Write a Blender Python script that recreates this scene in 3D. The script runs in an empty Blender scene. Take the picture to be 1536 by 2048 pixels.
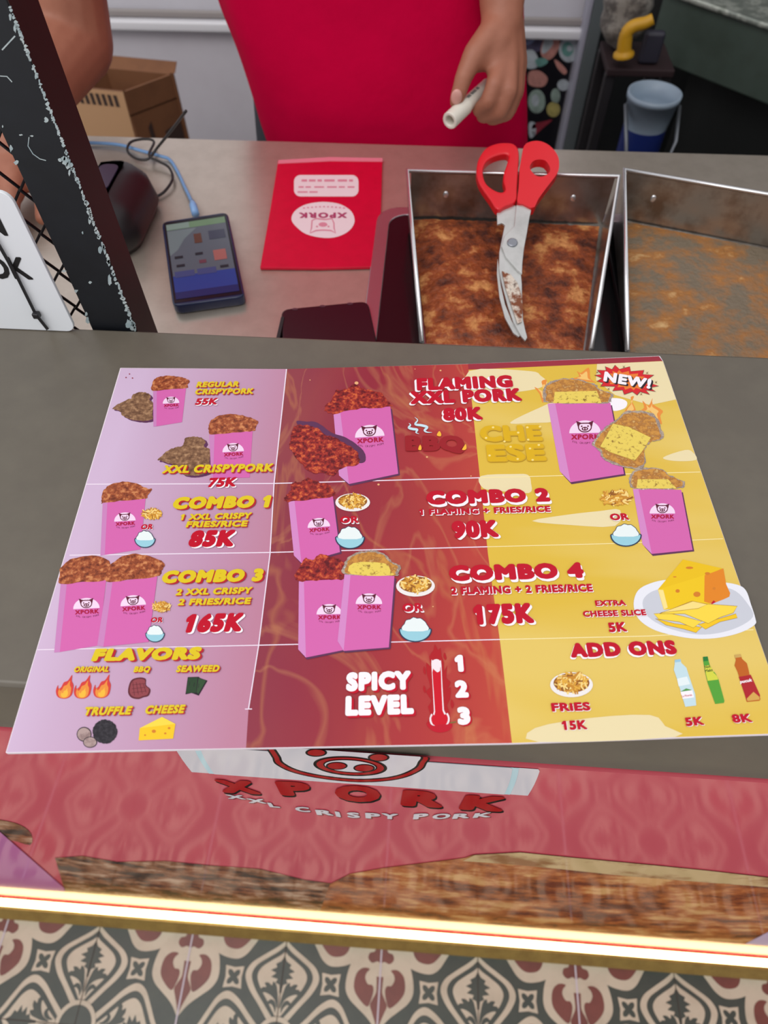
import bpy, bmesh, math, random
from mathutils import Vector, Matrix
from mathutils.geometry import tessellate_polygon, delaunay_2d_cdt
random.seed(7)
S = bpy.context.scene
COL = S.collection

# ------------------------------------------------------------------ camera, light, exposure
F = 1350.0
CAMZ = 1.68                                     # eye height above the tiled floor
def _n(a):
    return a.normalized()
_d = _n(Vector((778-768, 1950-1024, F)))        # straight down, in camera axes
_x = -Vector((-28000-768, -420-1024, F))
_x = _n(_x - _d*_x.dot(_d))
_z = -_d
_y = _z.cross(_x)
RW = Matrix((_x, _y, _z))                       # rows: world axes in camera axes (x right, y down, z forward)
CAM = Vector((0, 0, CAMZ))
cd = bpy.data.cameras.new('camera')
cam = bpy.data.objects.new('camera', cd)
COL.objects.link(cam)
S.camera = cam
cd.sensor_width = 36; cd.sensor_fit = 'AUTO'; cd.lens = F/2048*36
cd.clip_start = 0.02; cd.clip_end = 50
cr, cu, cb = RW.col[0], -RW.col[1], -RW.col[2]
m4 = Matrix((cr, cu, cb)).transposed().to_4x4()
m4.translation = CAM
cam.matrix_world = m4
cd.dof.use_dof = True
cd.dof.focus_distance = 0.46
cd.dof.aperture_fstop = 8.5

S.view_settings.view_transform = 'Standard'
S.view_settings.look = 'None'
S.view_settings.gamma = 1
S.view_settings.use_curve_mapping = False
S.view_settings.exposure = 0.0

w = bpy.data.worlds.new('sky'); S.world = w; w.use_nodes = True
bg = w.node_tree.nodes['Background']
bg.inputs[0].default_value = (0.97, 0.98, 1.0, 1)
bg.inputs[1].default_value = 0.80
def area(name, loc, target, sx, sy, power, col):
    l = bpy.data.lights.new(name, 'AREA'); l.shape = 'RECTANGLE'; l.size = sx; l.size_y = sy
    l.energy = power; l.color = col
    o = bpy.data.objects.new(name, l); COL.objects.link(o); o.location = loc
    o.rotation_euler = (Vector(target)-Vector(loc)).to_track_quat('-Z', 'Y').to_euler()
    return o
area('open_street_daylight', (-1.0, -.9, 4.2), (0, .5, 1.2), 3.0, 2.2, 68, (1, .985, .96))

# ------------------------------------------------------------------ pixel rays onto planes of the place
def ray(u, v):
    return RW @ Vector((u-768.0, v-1024.0, F))
def PZ(u, v, z):
    r = ray(u, v); return CAM + r*((z-CAMZ)/r.z)
def PY(u, v, y):
    r = ray(u, v); return CAM + r*(y/r.y)
def PP(u, v, p0, n):
    r = ray(u, v); return CAM + r*((p0-CAM).dot(n)/r.dot(n))

# ------------------------------------------------------------------ materials
def lin(c):
    return tuple(((x/255)/12.92 if x/255 <= .04045 else ((x/255+.055)/1.055)**2.4) for x in c) + (1,)
MATS = {}
def mat(name, rgb, rough=.5, metal=0, spec=.5, coat=0, noise=None, bump=None, emit=None):
    """noise=(rgb2, scale, lo, hi[, rgb3]) mottles the colour; bump=(scale, strength, distance)."""
    if name in MATS: return MATS[name]
    m = bpy.data.materials.new(name); m.use_nodes = True
    nt = m.node_tree; b = nt.nodes['Principled BSDF']
    b.inputs['Base Color'].default_value = lin(rgb)
    b.inputs['Roughness'].default_value = rough
    b.inputs['Metallic'].default_value = metal
    b.inputs['Specular IOR Level'].default_value = spec
    b.inputs['Coat Weight'].default_value = coat
    if emit:
        b.inputs['Emission Color'].default_value = lin(emit[0]); b.inputs['Emission Strength'].default_value = emit[1]
    tc = None
    if noise or bump:
        tc = nt.nodes.new('ShaderNodeTexCoord')
    if noise:
        n = nt.nodes.new('ShaderNodeTexNoise'); n.inputs['Scale'].default_value = noise[1]
        n.inputs['Detail'].default_value = 5; n.inputs['Roughness'].default_value = .65
        r = nt.nodes.new('ShaderNodeValToRGB')
        r.color_ramp.elements[0].position = noise[2]; r.color_ramp.elements[0].color = lin(rgb)
        r.color_ramp.elements[1].position = noise[3]; r.color_ramp.elements[1].color = lin(noise[0])
        if len(noise) > 4:
            e = r.color_ramp.elements.new(min(.98, noise[3]+.12)); e.color = lin(noise[4])
        nt.links.new(tc.outputs['Object'], n.inputs['Vector'])
        nt.links.new(n.outputs['Fac'], r.inputs['Fac'])
        nt.links.new(r.outputs['Color'], b.inputs['Base Color'])
    if bump:
        n2 = nt.nodes.new('ShaderNodeTexNoise'); n2.inputs['Scale'].default_value = bump[0]; n2.inputs['Detail'].default_value = 4
        bp = nt.nodes.new('ShaderNodeBump'); bp.inputs['Strength'].default_value = bump[1]; bp.inputs['Distance'].default_value = bump[2]
        nt.links.new(tc.outputs['Object'], n2.inputs['Vector'])
        nt.links.new(n2.outputs['Fac'], bp.inputs['Height']); nt.links.new(bp.outputs['Normal'], b.inputs['Normal'])
    MATS[name] = m
    return m
PR = .30     # gloss of printed, laminated card
def ink(name, rgb, **k):
    return mat('ink_'+name, rgb, rough=PR, spec=.22, **k)

# ------------------------------------------------------------------ object helpers
def tag(o, label=None, cat=None, group=None, kind=None):
    if label: o['label'] = label
    if cat: o['category'] = cat
    if group: o['group'] = group
    if kind: o['kind'] = kind
    return o
def thing(name, loc, label, cat, group=None):
    o = bpy.data.objects.new(name, None); COL.objects.link(o); o.location = loc
    o.empty_display_size = .05
    return tag(o, label, cat, group)
def origin(o):
    v = Vector((0, 0, 0))
    while o is not None:
        v = v + o.location; o = o.parent
    return v
class MB:
    def __init__(s): s.v = []; s.f = []; s.m = []; s.mats = []
    def mi(s, m):
        if m not in s.mats: s.mats.append(m)
        return s.mats.index(m)
    def face(s, pts, m):
        b = len(s.v); s.v += [Vector(p) for p in pts]; s.f.append(tuple(range(b, b+len(pts)))); s.m.append(s.mi(m))
    def poly(s, pts, m, flip=False):
        """a possibly concave flat polygon"""
        b = len(s.v); s.v += [Vector(p) for p in pts]; k = s.mi(m)
        for t in tessellate_polygon([[Vector(p) for p in pts]]):
            t = tuple(b+i for i in (reversed(t) if flip else t)); s.f.append(t); s.m.append(k)
    def prism(s, pts, off, m, mside=None):
        """polygon extruded by the vector OFF; shares vertices so that it can be bevelled"""
        off = Vector(off); n = len(pts); b = len(s.v); k = s.mi(m); ks = s.mi(mside or m)
        s.v += [Vector(p) for p in pts] + [Vector(p)+off for p in pts]
        s.f.append(tuple(range(b, b+n))); s.m.append(k)
        s.f.append(tuple(range(b+2*n-1, b+n-1, -1))); s.m.append(ks)
        for i in range(n):
            j = (i+1) % n
            s.f.append((b+j, b+i, b+n+i, b+n+j)); s.m.append(ks)
    def ring(s, outer, inner, off, m):
        off = Vector(off); n = len(outer); b = len(s.v); k = s.mi(m)
        s.v += [Vector(p) for p in outer]+[Vector(p) for p in inner]+[Vector(p)+off for p in outer]+[Vector(p)+off for p in inner]
        for i in range(n):
            j = (i+1) % n
            for q in ((i, j, n+j, n+i), (2*n+j, 2*n+i, 3*n+i, 3*n+j), (j, i, 2*n+i, 2*n+j), (n+i, n+j, 3*n+j, 3*n+i)):
                s.f.append(tuple(b+x for x in q)); s.m.append(k)
    def box(s, c, d, m, rz=0):
        c = Vector(c); x, y, z = [q/2 for q in d]; ca, sa = math.cos(rz), math.sin(rz)
        P = [(-x,-y),(x,-y),(x,y),(-x,y)]
        s.prism([c+Vector((a*ca-b*sa, a*sa+b*ca, -z)) for a, b in P], (0, 0, 2*z), m)
    def tube(s, path, r, m, n=10, closed=False, cap=True):
        path = [Vector(p) for p in path]; N = len(path); b = len(s.v); k = s.mi(m)
        rr = r if isinstance(r, (list, tuple)) else [r]*N
        ref = Vector((.13, .31, .94))
        for i, p in enumerate(path):
            a = path[(i-1) % N] if (closed or i > 0) else p
            c = path[(i+1) % N] if (closed or i < N-1) else p
            t = (c-a).normalized()
            e1 = t.cross(ref); e1 = e1.normalized() if e1.length > 1e-6 else t.orthogonal().normalized()
            e2 = t.cross(e1)
            for j in range(n):
                g = 2*math.pi*j/n
                s.v.append(p + (e1*math.cos(g)+e2*math.sin(g))*rr[i])
        for i in range(N if closed else N-1):
            i2 = (i+1) % N
            for j in range(n):
                j2 = (j+1) % n
                s.f.append((b+i*n+j, b+i*n+j2, b+i2*n+j2, b+i2*n+j)); s.m.append(k)
        if cap and not closed:
            s.f.append(tuple(b+j for j in range(n-1, -1, -1))); s.m.append(k)
            s.f.append(tuple(b+(N-1)*n+j for j in range(n))); s.m.append(k)
    def lathe(s, prof, c, m, n=32):
        """profile [(r, z)] turned about the vertical through c"""
        c = Vector(c); b = len(s.v); k = s.mi(m)
        for r, z in prof:
            for j in range(n):
                g = 2*math.pi*j/n; s.v.append(c+Vector((r*math.cos(g), r*math.sin(g), z)))
        for i in range(len(prof)-1):
            for j in range(n):
                j2 = (j+1) % n
                s.f.append((b+i*n+j, b+i*n+j2, b+(i+1)*n+j2, b+(i+1)*n+j)); s.m.append(k)
    def loft(s, rings, m, caps=True):
        n = len(rings[0]); b = len(s.v); k = s.mi(m)
        for R in rings: s.v += [Vector(p) for p in R]
        for i in range(len(rings)-1):
            for j in range(n):
                j2 = (j+1) % n
                s.f.append((b+i*n+j, b+i*n+j2, b+(i+1)*n+j2, b+(i+1)*n+j)); s.m.append(k)
        if caps:
            s.f.append(tuple(b+j for j in range(n-1, -1, -1))); s.m.append(k)
            s.f.append(tuple(b+(len(rings)-1)*n+j for j in range(n))); s.m.append(k)
    def ball(s, c, r, m, n=14):
        c = Vector(c); r = Vector(r) if not isinstance(r, (int, float)) else Vector((r, r, r))
        pr = [(math.sin(math.pi*i/n), -math.cos(math.pi*i/n)) for i in range(n+1)]
        b = len(s.v); k = s.mi(m)
        for a, z in pr:
            for j in range(2*n):
                g = math.pi*j/n; s.v.append(c+Vector((a*math.cos(g)*r.x, a*math.sin(g)*r.y, z*r.z)))
        for i in range(n):
            for j in range(2*n):
                j2 = (j+1) % (2*n)
                s.f.append((b+i*2*n+j, b+i*2*n+j2, b+(i+1)*2*n+j2, b+(i+1)*2*n+j)); s.m.append(k)
    def build(s, name, parent=None, smooth=False, bevel=0, seg=2, at=None):
        L = origin(parent) if parent else Vector(at) if at is not None else Vector((0, 0, 0))
        me = bpy.data.meshes.new(name)
        me.from_pydata([tuple(p-L) for p in s.v], [], s.f)
        for m in s.mats: me.materials.append(m)
        me.polygons.foreach_set('material_index', s.m)
        if smooth: me.polygons.foreach_set('use_smooth', [True]*len(me.polygons))
        me.update()
        bm = bmesh.new(); bm.from_mesh(me)
        bmesh.ops.remove_doubles(bm, verts=bm.verts, dist=1e-7)
        if smooth or bevel: bmesh.ops.recalc_face_normals(bm, faces=bm.faces)
        bm.to_mesh(me); bm.free()
        o = bpy.data.objects.new(name, me); COL.objects.link(o)
        if parent: o.parent = parent
        elif at is not None: o.location = L
        if bevel:
            bv = o.modifiers.new('bevel', 'BEVEL'); bv.width = bevel; bv.segments = seg; bv.limit_method = 'ANGLE'; bv.angle_limit = .6
            me.polygons.foreach_set('use_smooth', [True]*len(me.polygons))
            wn = o.modifiers.new('normals', 'WEIGHTED_NORMAL'); wn.keep_sharp = False
        return o

def cr(pts, n=6, closed=True):
    """Catmull-Rom through the points (any dimension)"""
    out = []; N = len(pts); P = [Vector(p) for p in pts]
    for i in range(N if closed else N-1):
        if closed: a, b, c, d = P[(i-1) % N], P[i], P[(i+1) % N], P[(i+2) % N]
        else: a, b, c, d = P[max(i-1, 0)], P[i], P[i+1], P[min(i+2, N-1)]
        for k in range(n):
            t = k/n
            out.append(.5*((2*b)+(c-a)*t+(2*a-5*b+4*c-d)*t*t+(3*b-a-3*c+d)*t*t*t))
    if not closed: out.append(P[-1])
    return out
def ell(cx, cy, rx, ry, n=28, a0=0, a1=2*math.pi):
    full = abs(a1-a0-2*math.pi) < 1e-6
    return [(cx+rx*math.cos(a0+(a1-a0)*i/(n if full else n-1)), cy+ry*math.sin(a0+(a1-a0)*i/(n if full else n-1))) for i in range(n)]
def rrect(x0, y0, x1, y1, r, n=5):
    out = []
    for cx, cy, a in ((x1-r, y0+r, -90), (x1-r, y1-r, 0), (x0+r, y1-r, 90), (x0+r, y0+r, 180)):
        for i in range(n+1):
            g = math.radians(a+90*i/n); out.append((cx+r*math.cos(g), cy+r*math.sin(g)))
    return out

# ------------------------------------------------------------------ lettering
_txt = {}
def glyphs(s, off, spacing=1.0):
    """letters as flat faces; OFF swells the strokes with round corners"""
    k = (s, off, spacing)
    if k not in _txt:
        c = bpy.data.curves.new('lettering', 'FONT'); c.body = s; c.resolution_u = 3; c.space_character = spacing
        o = bpy.data.objects.new('lettering', c)
        me = bpy.data.meshes.new_from_object(o)
        V = [(p.co.x, p.co.y) for p in me.vertices]; Fc = [tuple(p.vertices) for p in me.polygons]
        bpy.data.objects.remove(o); bpy.data.curves.remove(c); bpy.data.meshes.remove(me)
        if '1' in s and s[0] == '1' or s[-1:] == '1':       # give the bare figure 1 its flag
            xs = [p[0] for p in V]; ty = max(p[1] for p in V if (p[0] < min(xs)+.2 if s[0] == '1' else p[0] > max(xs)-.2))
            xa = min(xs) if s[0] == '1' else max(xs)-.085
            q = len(V); V += [(xa+.08, ty), (xa, ty), (xa-.13, ty-.12), (xa-.13, ty-.2), (xa+.0, ty-.13), (xa+.08, ty-.13)]
            Fc.append(tuple(range(q+5, q-1, -1)))
        if off > 0:
            cnt = {}
            for f in Fc:
                for i in range(len(f)):
                    e = tuple(sorted((round(V[f[i]][0], 5), round(V[f[i]][1], 5)) for i in (i, (i+1) % len(f))))
                    cnt[e] = cnt.get(e, 0)+1
            dots = set()
            for (a, b), n in cnt.items():
                if n != 1 or a == b: continue
                A, B = Vector(a), Vector(b); t = (B-A).normalized(); nn = Vector((-t.y, t.x))*off
                q = len(V); V += [tuple(A+nn), tuple(A-nn), tuple(B-nn), tuple(B+nn)]; Fc.append((q, q+1, q+2, q+3))
                dots.add(a); dots.add(b)
            for a in sorted(dots):
                q = len(V); V += [(a[0]+off*math.cos(g*math.pi/4+.39), a[1]+off*math.sin(g*math.pi/4+.39)) for g in range(8)]
                Fc.append(tuple(range(q, q+8)))
        _txt[k] = flat(V, Fc)
    return _txt[k]
def cap_height(off):
    V, _ = glyphs('H', off); ys = [p[1] for p in V]
    return min(ys), max(ys)

def area2(P):
    return sum(P[i-1][0]*P[i][1]-P[i][0]*P[i-1][1] for i in range(len(P)))
def flat(V, Fc):
    """one clean flat layer of triangles covering all the given faces"""
    vs = [Vector((p[0], p[1])) for p in V]; fs = []
    for f in Fc:
        if abs(area2([vs[i] for i in f])) < 1e-9: continue
        fs.append(list(f) if area2([vs[i] for i in f]) > 0 else list(reversed(f)))
    ov, oe, of, _a, _b, orig = delaunay_2d_cdt(vs, [], fs, 1, 1e-6)
    return [(p.x, p.y) for p in ov], [tuple(f) for f, q in zip(of, orig) if q]

class Print:
    """flat printed shapes laid on a plane; fn(u, v, layer) gives the point, VP is where 'up' in the picture runs to"""
    def __init__(s, fn, vp=(740, -934)): s.fn = fn; s.mb = MB(); s.vp = vp
    def poly(s, pts, m, layer, smooth=0):
        if smooth: pts = cr([(p[0], p[1], 0) for p in pts], smooth)
        pts = [(p[0], p[1]) for p in pts]
        k = s.mb.mi(m); b = len(s.mb.v)
        V, T = flat(pts, [tuple(range(len(pts)))])
        s.mb.v += [s.fn(u, v, layer) for u, v in V]
        for t in T: s.mb.f.append(tuple(b+i for i in t)); s.mb.m.append(k)
    def line(s, pts, wd, m, layer, closed=False, taper=False):
        P = [Vector((p[0], p[1])) for p in pts]; N = len(P); L = []; R = []
        for i in range(N):
            a = P[(i-1) % N] if closed or i else P[i]; c = P[(i+1) % N] if closed or i < N-1 else P[i]
            t = (c-a).normalized(); nrm = Vector((-t.y, t.x)); h = wd/2
            if taper: h *= max(.12, math.sin(math.pi*(i+.3)/(N-.4)))
            L.append(P[i]+nrm*h); R.append(P[i]-nrm*h)
        k = s.mb.mi(m); b = len(s.mb.v)
        s.mb.v += [s.fn(p.x, p.y, layer) for p in L+R]
        for i in range(N if closed else N-1):
            j = (i+1) % N; s.mb.f.append((b+i, b+j, b+N+j, b+N+i)); s.mb.m.append(k)
    def text(s, body, a, b, h, m, layer, off=.045, shear=0, up=None, spacing=1.0, shift=(0, 0)):
        V, Fc = glyphs(body, off, spacing); lo, hi = cap_height(off)
        xs = [p[0] for p in V]; x0, x1 = min(xs), max(xs)
        A = Vector(a)+Vector(shift); B = Vector(b)+Vector(shift); D = (B-A)
        k = s.mb.mi(m); base = len(s.mb.v)
        for x, y in V:
            q = A+D*((x-x0)/(x1-x0)); t = (y-lo)/(hi-lo)
            if up is None:
                U = Vector((s.vp[0]-q.x, s.vp[1]-q.y)).normalized()
                if U.y > 0: U = -U
            else: U = Vector(up).normalized()
            q = q + U*(h*t) + D.normalized()*(shear*h*t)
            s.mb.v.append(s.fn(q.x, q.y, layer))
        for f in Fc: s.mb.f.append(tuple(base+i for i in f)); s.mb.m.append(k)
    def build(s, name, parent, label=None):
        # every face looks back at the reader
        for i, f in enumerate(s.mb.f):
            a, b, c = [s.mb.v[j] for j in f[:3]]
            if (b-a).cross(c-a).dot(CAM-a) < 0: s.mb.f[i] = tuple(reversed(f))
        o = s.mb.build(name, parent)
        if label: o['label'] = label
        return o

# ================================================================== SETTING
ZL, ZW, ZV = CAMZ-.366, CAMZ-.47, .38           # ledge top, worktop, vendor's raised floor
YF, YB, YW = .119, .416, .925                   # ledge front, ledge back / worktop front, worktop back
YWALL = 2.2
X0, X1 = -1.35, 1.35

m_cream = mat('tile_cream', (192, 182, 160), .4, noise=((176, 165, 143), 14, .45, .75))
m_green = mat('tile_green', (54, 61, 53), .4, noise=((64, 70, 60), 18, .4, .7))
m_red = mat('tile_red', (116, 60, 49), .4, noise=((102, 51, 42), 22, .4, .7))
m_groutl = mat('tile_joint_pale', (196, 190, 198), .8)
m_groutd = mat('tile_joint_dark', (62, 52, 44), .8)

def floor_tiles():
    T = .2
    a = PZ(160, 2010, 0); xa = a.x                       # dark joint through the green rosettes
    ya = PZ(146, 2050, 0).y
    mb = MB()
    NX, Y0, NY = 9, -7, 8
    mb.box((xa, ya-.55, -.02), (2*NX*T+.4, 2.2, .04), m_green)
    leafO = [(.18,.10),(.33,.21),(.48,.325),(.62,.38),(.74,.335),(.84,.215),(.92,.105),(1.0,.012)]
    leafG = [(.205,.05),(.34,.155),(.49,.265),(.62,.315),(.725,.275),(.815,.165),(.885,.07),(.95,.006)]
    leafI = [(.23,.03),(.355,.11),(.50,.21),(.62,.255),(.71,.22),(.785,.13),(.845,.045),(.885,.004)]
    palm = [(.46,.012),(.54,.02),(.56,.062),(.60,.045),(.615,.115),(.66,.066),(.685,.125),(.72,.064),(.755,.08),(.785,.03),(.845,.002)]
    curl = [(.30,.012),(.38,.045),(.43,.095),(.455,.165),(.43,.205),(.465,.215),(.505,.185),(.51,.15),(.55,.17),(.555,.13),(.53,.095),(.57,.085),(.54,.05),(.47,.03),(.38,.012)]
    curl2 = [(.26,.03),(.31,.05),(.345,.085),(.335,.115),(.365,.115),(.39,.085),(.375,.05),(.32,.026)]
    fleO = [(.0,.17),(.10,.21),(.22,.27),(.37,.33),(.51,.345),(.60,.30),(.67,.21),(.73,.125),(.79,.06),(.865,.004)]
    drop = [(.36,.035),(.46,.03),(.54,.032),(.62,.065),(.68,.085),(.76,.06),(.86,.026),(.95,.003)]
    lobe = [(.34,.11),(.335,.18),(.39,.245),(.50,.26),(.58,.215),(.655,.115),(.60,.078),(.52,.058),(.475,.075),(.47,.12),(.42,.15),(.375,.14)]
    top = [(.02,.02),(.06,.055),(.12,.07),(.14,.12),(.20,.132),(.245,.09),(.225,.035),(.25,.002)]
    leafO, leafG, leafI, palm, curl, curl2 = [[(u*.82+.02, v) for u, v in L] for L in (leafO, leafG, leafI, palm, curl, curl2)]
    drop = [(.40+(u-.36)*.75, v) for u, v in drop]; top = [(.09+u*.8, v) for u, v in top]
    def P(c, ax, s, q, lay):
        d = [(1,0),(0,1),(-1,0),(0,-1)][ax]; e = (-d[1], d[0])
        return (c[0]+(d[0]*s+e[0]*q)*T, c[1]+(d[1]*s+e[1]*q)*T, lay*.00022+ax*.00003)
    def sym(c, ax, half, m, lay, sm=4):
        h = [(p.x, p.y) for p in cr([(a, b, 0) for a, b in half], sm, False)]
        full = [(s, q) for s, q in h] + [(s, -q) for s, q in reversed(h)]
        mb.poly([P(c, ax, s, q, lay) for s, q in full], m)
    def pair(c, ax, pts, m, lay, sm=3):
        h = [(p.x, p.y) for p in cr([(a, b, 0) for a, b in pts], sm)]
        for sg in (1, -1): mb.poly([P(c, ax, s, q*sg, lay) for s, q in h], m)
    for i in range(-NX, NX+1):
        for j in range(Y0, NY-Y0-13):
            c = (xa+i*T, ya+j*T)
            if c[1] > .22 or c[1] < -1.55: continue
            ev = (i % 2 == 0, j % 2 == 0)
            if ev == (True, True):
                for ax in range(4):
                    sym(c, ax, leafO, m_cream, 1); sym(c, ax, leafG, m_green, 2); sym(c, ax, leafI, m_cream, 3)
                    sym(c, ax, palm, m_green, 4, 2); pair(c, ax, curl, m_green, 4); pair(c, ax, curl2, m_green, 4)
                mb.poly([(c[0]+x*T, c[1]+y*T, 5*.00022) for x, y in ell(0, 0, .205, .205)], m_cream)
                mb.poly([(c[0]+x*T, c[1]+y*T, 6*.00022) for x, y in ell(0, 0, .165, .165)], m_green)
            elif ev == (False, False):
                for ax in range(4):
                    sym(c, ax, fleO, m_cream, 1); sym(c, ax, drop, m_red, 3); pair(c, ax, lobe, m_red, 3); sym(c, ax, top, m_red, 3, 3)
            k = (c[0]+T/2, c[1]+T/2)
            sq = []
            for q in range(4):
                g = math.pi/4+q*math.pi/2
                sq += [(.135*math.cos(g), .135*math.sin(g)), (.082*math.cos(g+math.pi/4), .082*math.sin(g+math.pi/4))]
            mb.poly([(k[0]+x*T, k[1]+y*T, .00022) for x, y in sq], m_cream)
            for q in range(4):
                g = math.pi/4+q*math.pi/2
                mb.poly([(k[0]+(.04*math.cos(g)+x*math.cos(g)-y*math.sin(g))*T, k[1]+(.04*math.sin(g)+x*math.sin(g)+y*math.cos(g))*T, .00044+q*.00003) for x, y in ell(0, 0, .042, .026, 12)], m_green)
    for i in range(-NX, NX+1):
        wd = .0032 if i % 2 else .0016
        x = xa+i*T; mb.face([(x-wd/2, -1.65, .0015), (x+wd/2, -1.65, .0015), (x+wd/2, .3, .0015), (x-wd/2, .3, .0015)], m_groutl if i % 2 else m_groutd)
    for j in range(-7, 2):
        y = ya+j*T; mb.face([(xa-NX*T, y-.0007, .0014), (xa+NX*T, y-.0007, .0014), (xa+NX*T, y+.0007, .0014), (xa-NX*T, y+.0007, .0014)], m_groutd)
    o = mb.build('floor')
    tag(o, 'patterned cement tile floor in green, cream and brick red', kind='structure')
floor_tiles()

m_vfloor = mat('vendor_floor_grey', (70, 68, 68), .6, noise=((55, 52, 52), 6, .4, .7))
mb = MB(); mb.box((0, (.45+2.35)/2, ZV/2-.01), (4.2, 1.95, ZV-.02), m_vfloor)
tag(mb.build('floor_platform'), 'raised grey floor the vendor stands on', kind='structure')

m_wall = mat('wall_paint', (206, 201, 208), .45, noise=((198, 192, 199), 3, .4, .7))
m_wallup = mat('wall_paint_upper', (214, 212, 220), .4, noise=((206, 203, 210), 3, .4, .7))
zr = PY(350, 45, YWALL).z
mb = MB()
mb.box((0, YWALL+.05, (ZV+zr)/2), (4.2, .1, zr-ZV), m_wall)
mb.box((0, YWALL+.055, (zr+2.9)/2), (4.2, .09, 2.9-zr), m_wallup)
tag(mb.build('wall_back'), kind='structure')
m_rail = mat('rail_white', (226, 224, 228), .35)
xr1 = PY(1180, 45, YWALL).x
mb = MB(); mb.box(((-1.8+xr1)/2, YWALL-.016, zr), (xr1+1.8, .032, .026), m_rail)
mb.box(((-1.8+xr1)/2, YWALL-.007, zr+.024), (xr1+1.8, .012, .02), mat('rail_shadow_strip', (150, 142, 140), .5))  # solid strip, its grey painted in as a shadow line above the rail
tag(mb.build('trim_1', bevel=.006), kind='structure')
m_dark = mat('niche_shade_dark', (26, 28, 30), .6, noise=((38, 38, 38), 5, .45, .7))  # dimness of the back right corner put into this colour
mb = MB(); mb.box((2.12, 1.2, 1.45), (.1, 2.2, 2.2), m_dark)  # unseen side wall, added to darken the background
tag(mb.build('wall_right_unseen'), kind='structure'); mb = MB()
xd = PY(1210, 0, YWALL-.07).x; mb.box(((xd+1.9)/2, YWALL-.012, 1.45), (1.9-xd, .02, 2.2), m_dark)
tag(mb.build('wall_niche'), kind='structure')

# ================================================================== COUNTER
m_ledge = mat('ledge_laminate', (94, 87, 77), .38, spec=.5, noise=((100, 93, 82), 30, .4, .7), bump=(900, .05, .0004))
m_steel = mat('worktop_steel', (208, 196, 182), .30, metal=.74, noise=((198, 186, 172), 40, .4, .7), bump=(60, .06, .0006))
m_body = mat('counter_body', (110, 40, 48), .5)
ZLB = CAMZ-.455                                          # underside of the ledge's front edge
counter = thing('service_counter', (0, YF+.15, 0), 'tall customer counter with a grey-brown ledge above a glossy pink-red printed front', 'counter')
mb = MB(); mb.box((0, (YF+YB)/2, (ZL+ZLB)/2), (X1-X0, YB-YF, ZL-ZLB), m_ledge)
mb.build('ledge_top', counter, bevel=.0035, seg=3)
mb = MB(); mb.prism([(X0, .125, ZLB-.002), (X1, .125, ZLB-.002), (X1, .092, .03), (X0, .092, .03)], (0, .28, 0), m_body)
mb.build('counter_body', counter)

# the printed front: a laminated poster, leaning out slightly towards the floor
BT = Vector((0, YF-.001, ZLB-.003)); BB = Vector((0, .0825, .028))
_bn = Vector((1, 0, 0)).cross(BT-BB).normalized()
if _bn.y > 0: _bn = -_bn
BR_ = .075
def gloss(name, rgb, film=.27, **k):
    """print under a clear film: matt ink with an even thin gloss over it"""
    m = mat('poster_'+name, rgb, rough=.9, spec=0, **k)
    nt = m.node_tree; b = nt.nodes['Principled BSDF']; out = nt.nodes['Material Output']
    g = nt.nodes.new('ShaderNodeBsdfGlossy'); g.inputs['Roughness'].default_value = BR_
    mx = nt.nodes.new('ShaderNodeMixShader'); mx.inputs[0].default_value = film
    nt.links.new(b.outputs[0], mx.inputs[1]); nt.links.new(g.outputs[0], mx.inputs[2]); nt.links.new(mx.outputs[0], out.inputs[0])
    return m
g_red = gloss('red', (212, 86, 100)); g_white = gloss('white', (226, 220, 226)); g_blk = gloss('black', (24, 16, 16), film=.08)
g_let = gloss('letter_red', (166, 8, 16), film=.10); g_blue = gloss('pale_blue', (200, 232, 240)); g_dkred = gloss('deep_red', (140, 24, 34))
g_pink = gloss('bag_pink', (196, 112, 168)); g_lil = gloss('pale_lilac', (214, 190, 218))
g_pork = gloss('crackling', (110, 52, 24), noise=((190, 106, 50), 15, .38, .52, (228, 172, 108)))
g_pork2 = gloss('crackling_dark', (56, 34, 24), noise=((150, 92, 56), 17, .40, .52, (206, 170, 140)))
g_rind = gloss('crackling_rind', (214, 182, 130), noise=((160, 106, 60), 16, .45, .6))
mb = MB(); mb.prism([(X0, BT.y, BT.z), (X1, BT.y, BT.z), (X1, BB.y, BB.z), (X0, BB.y, BB.z)], (0, .004, 0), g_red)
front = mb.build('front_poster', counter)
front['label'] = 'glossy pink-red poster with a pig emblem and pictures of pork crackling'
def fb(u, v, lay): return PP(u, v, BT + _bn*(.0003+lay*.0002), _bn)
def in_poster(pts):
    return pts
def C3(pts): return [(340+x*.4818, 1490+y*.4818) for x, y in pts]

# emblem: dome drawn in the poster's own plane, cut off by the ledge
up3 = (BT-BB).normalized()
dc = fb(716, 1567, 0); zcut = BT.z-.002
pr = Print(fb)
def dome(rx, ry, m, lay, cx=0):
    pts = []
    for x, y in ell(cx, 0, rx, ry, 60, 0, math.pi):
        p = dc + Vector((x, 0, 0)) + up3*y + _bn*(lay*.0002)
        if p.z > zcut: p = p - up3*((p.z-zcut)/up3.z)
        pts.append(p)
    k = pr.mb.mi(m); b = len(pr.mb.v); pr.mb.v += pts
    for i in range(1, len(pts)-1): pr.mb.f.append((b, b+i, b+i+1)); pr.mb.m.append(k)
hw = (fb(1053, 1591, 0)-fb(381, 1543, 0)).length/2
dome(hw, .30, g_white, 1); dome(hw*.895, .26, g_blue, 2); dome(hw*.862, .25, g_white, 3)
head = [(430,-40),(425,55),(450,88),(520,118),(640,142),(780,155),(900,150),(985,133),(1048,103),(1066,76),(1076,50),(1000,20),(980,-40)]
def shr(pts, s, c): return [(c[0]+(x-c[0])*s, c[1]+(y-c[1])*s) for x, y in pts]
hc = (745, 30)
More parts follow.
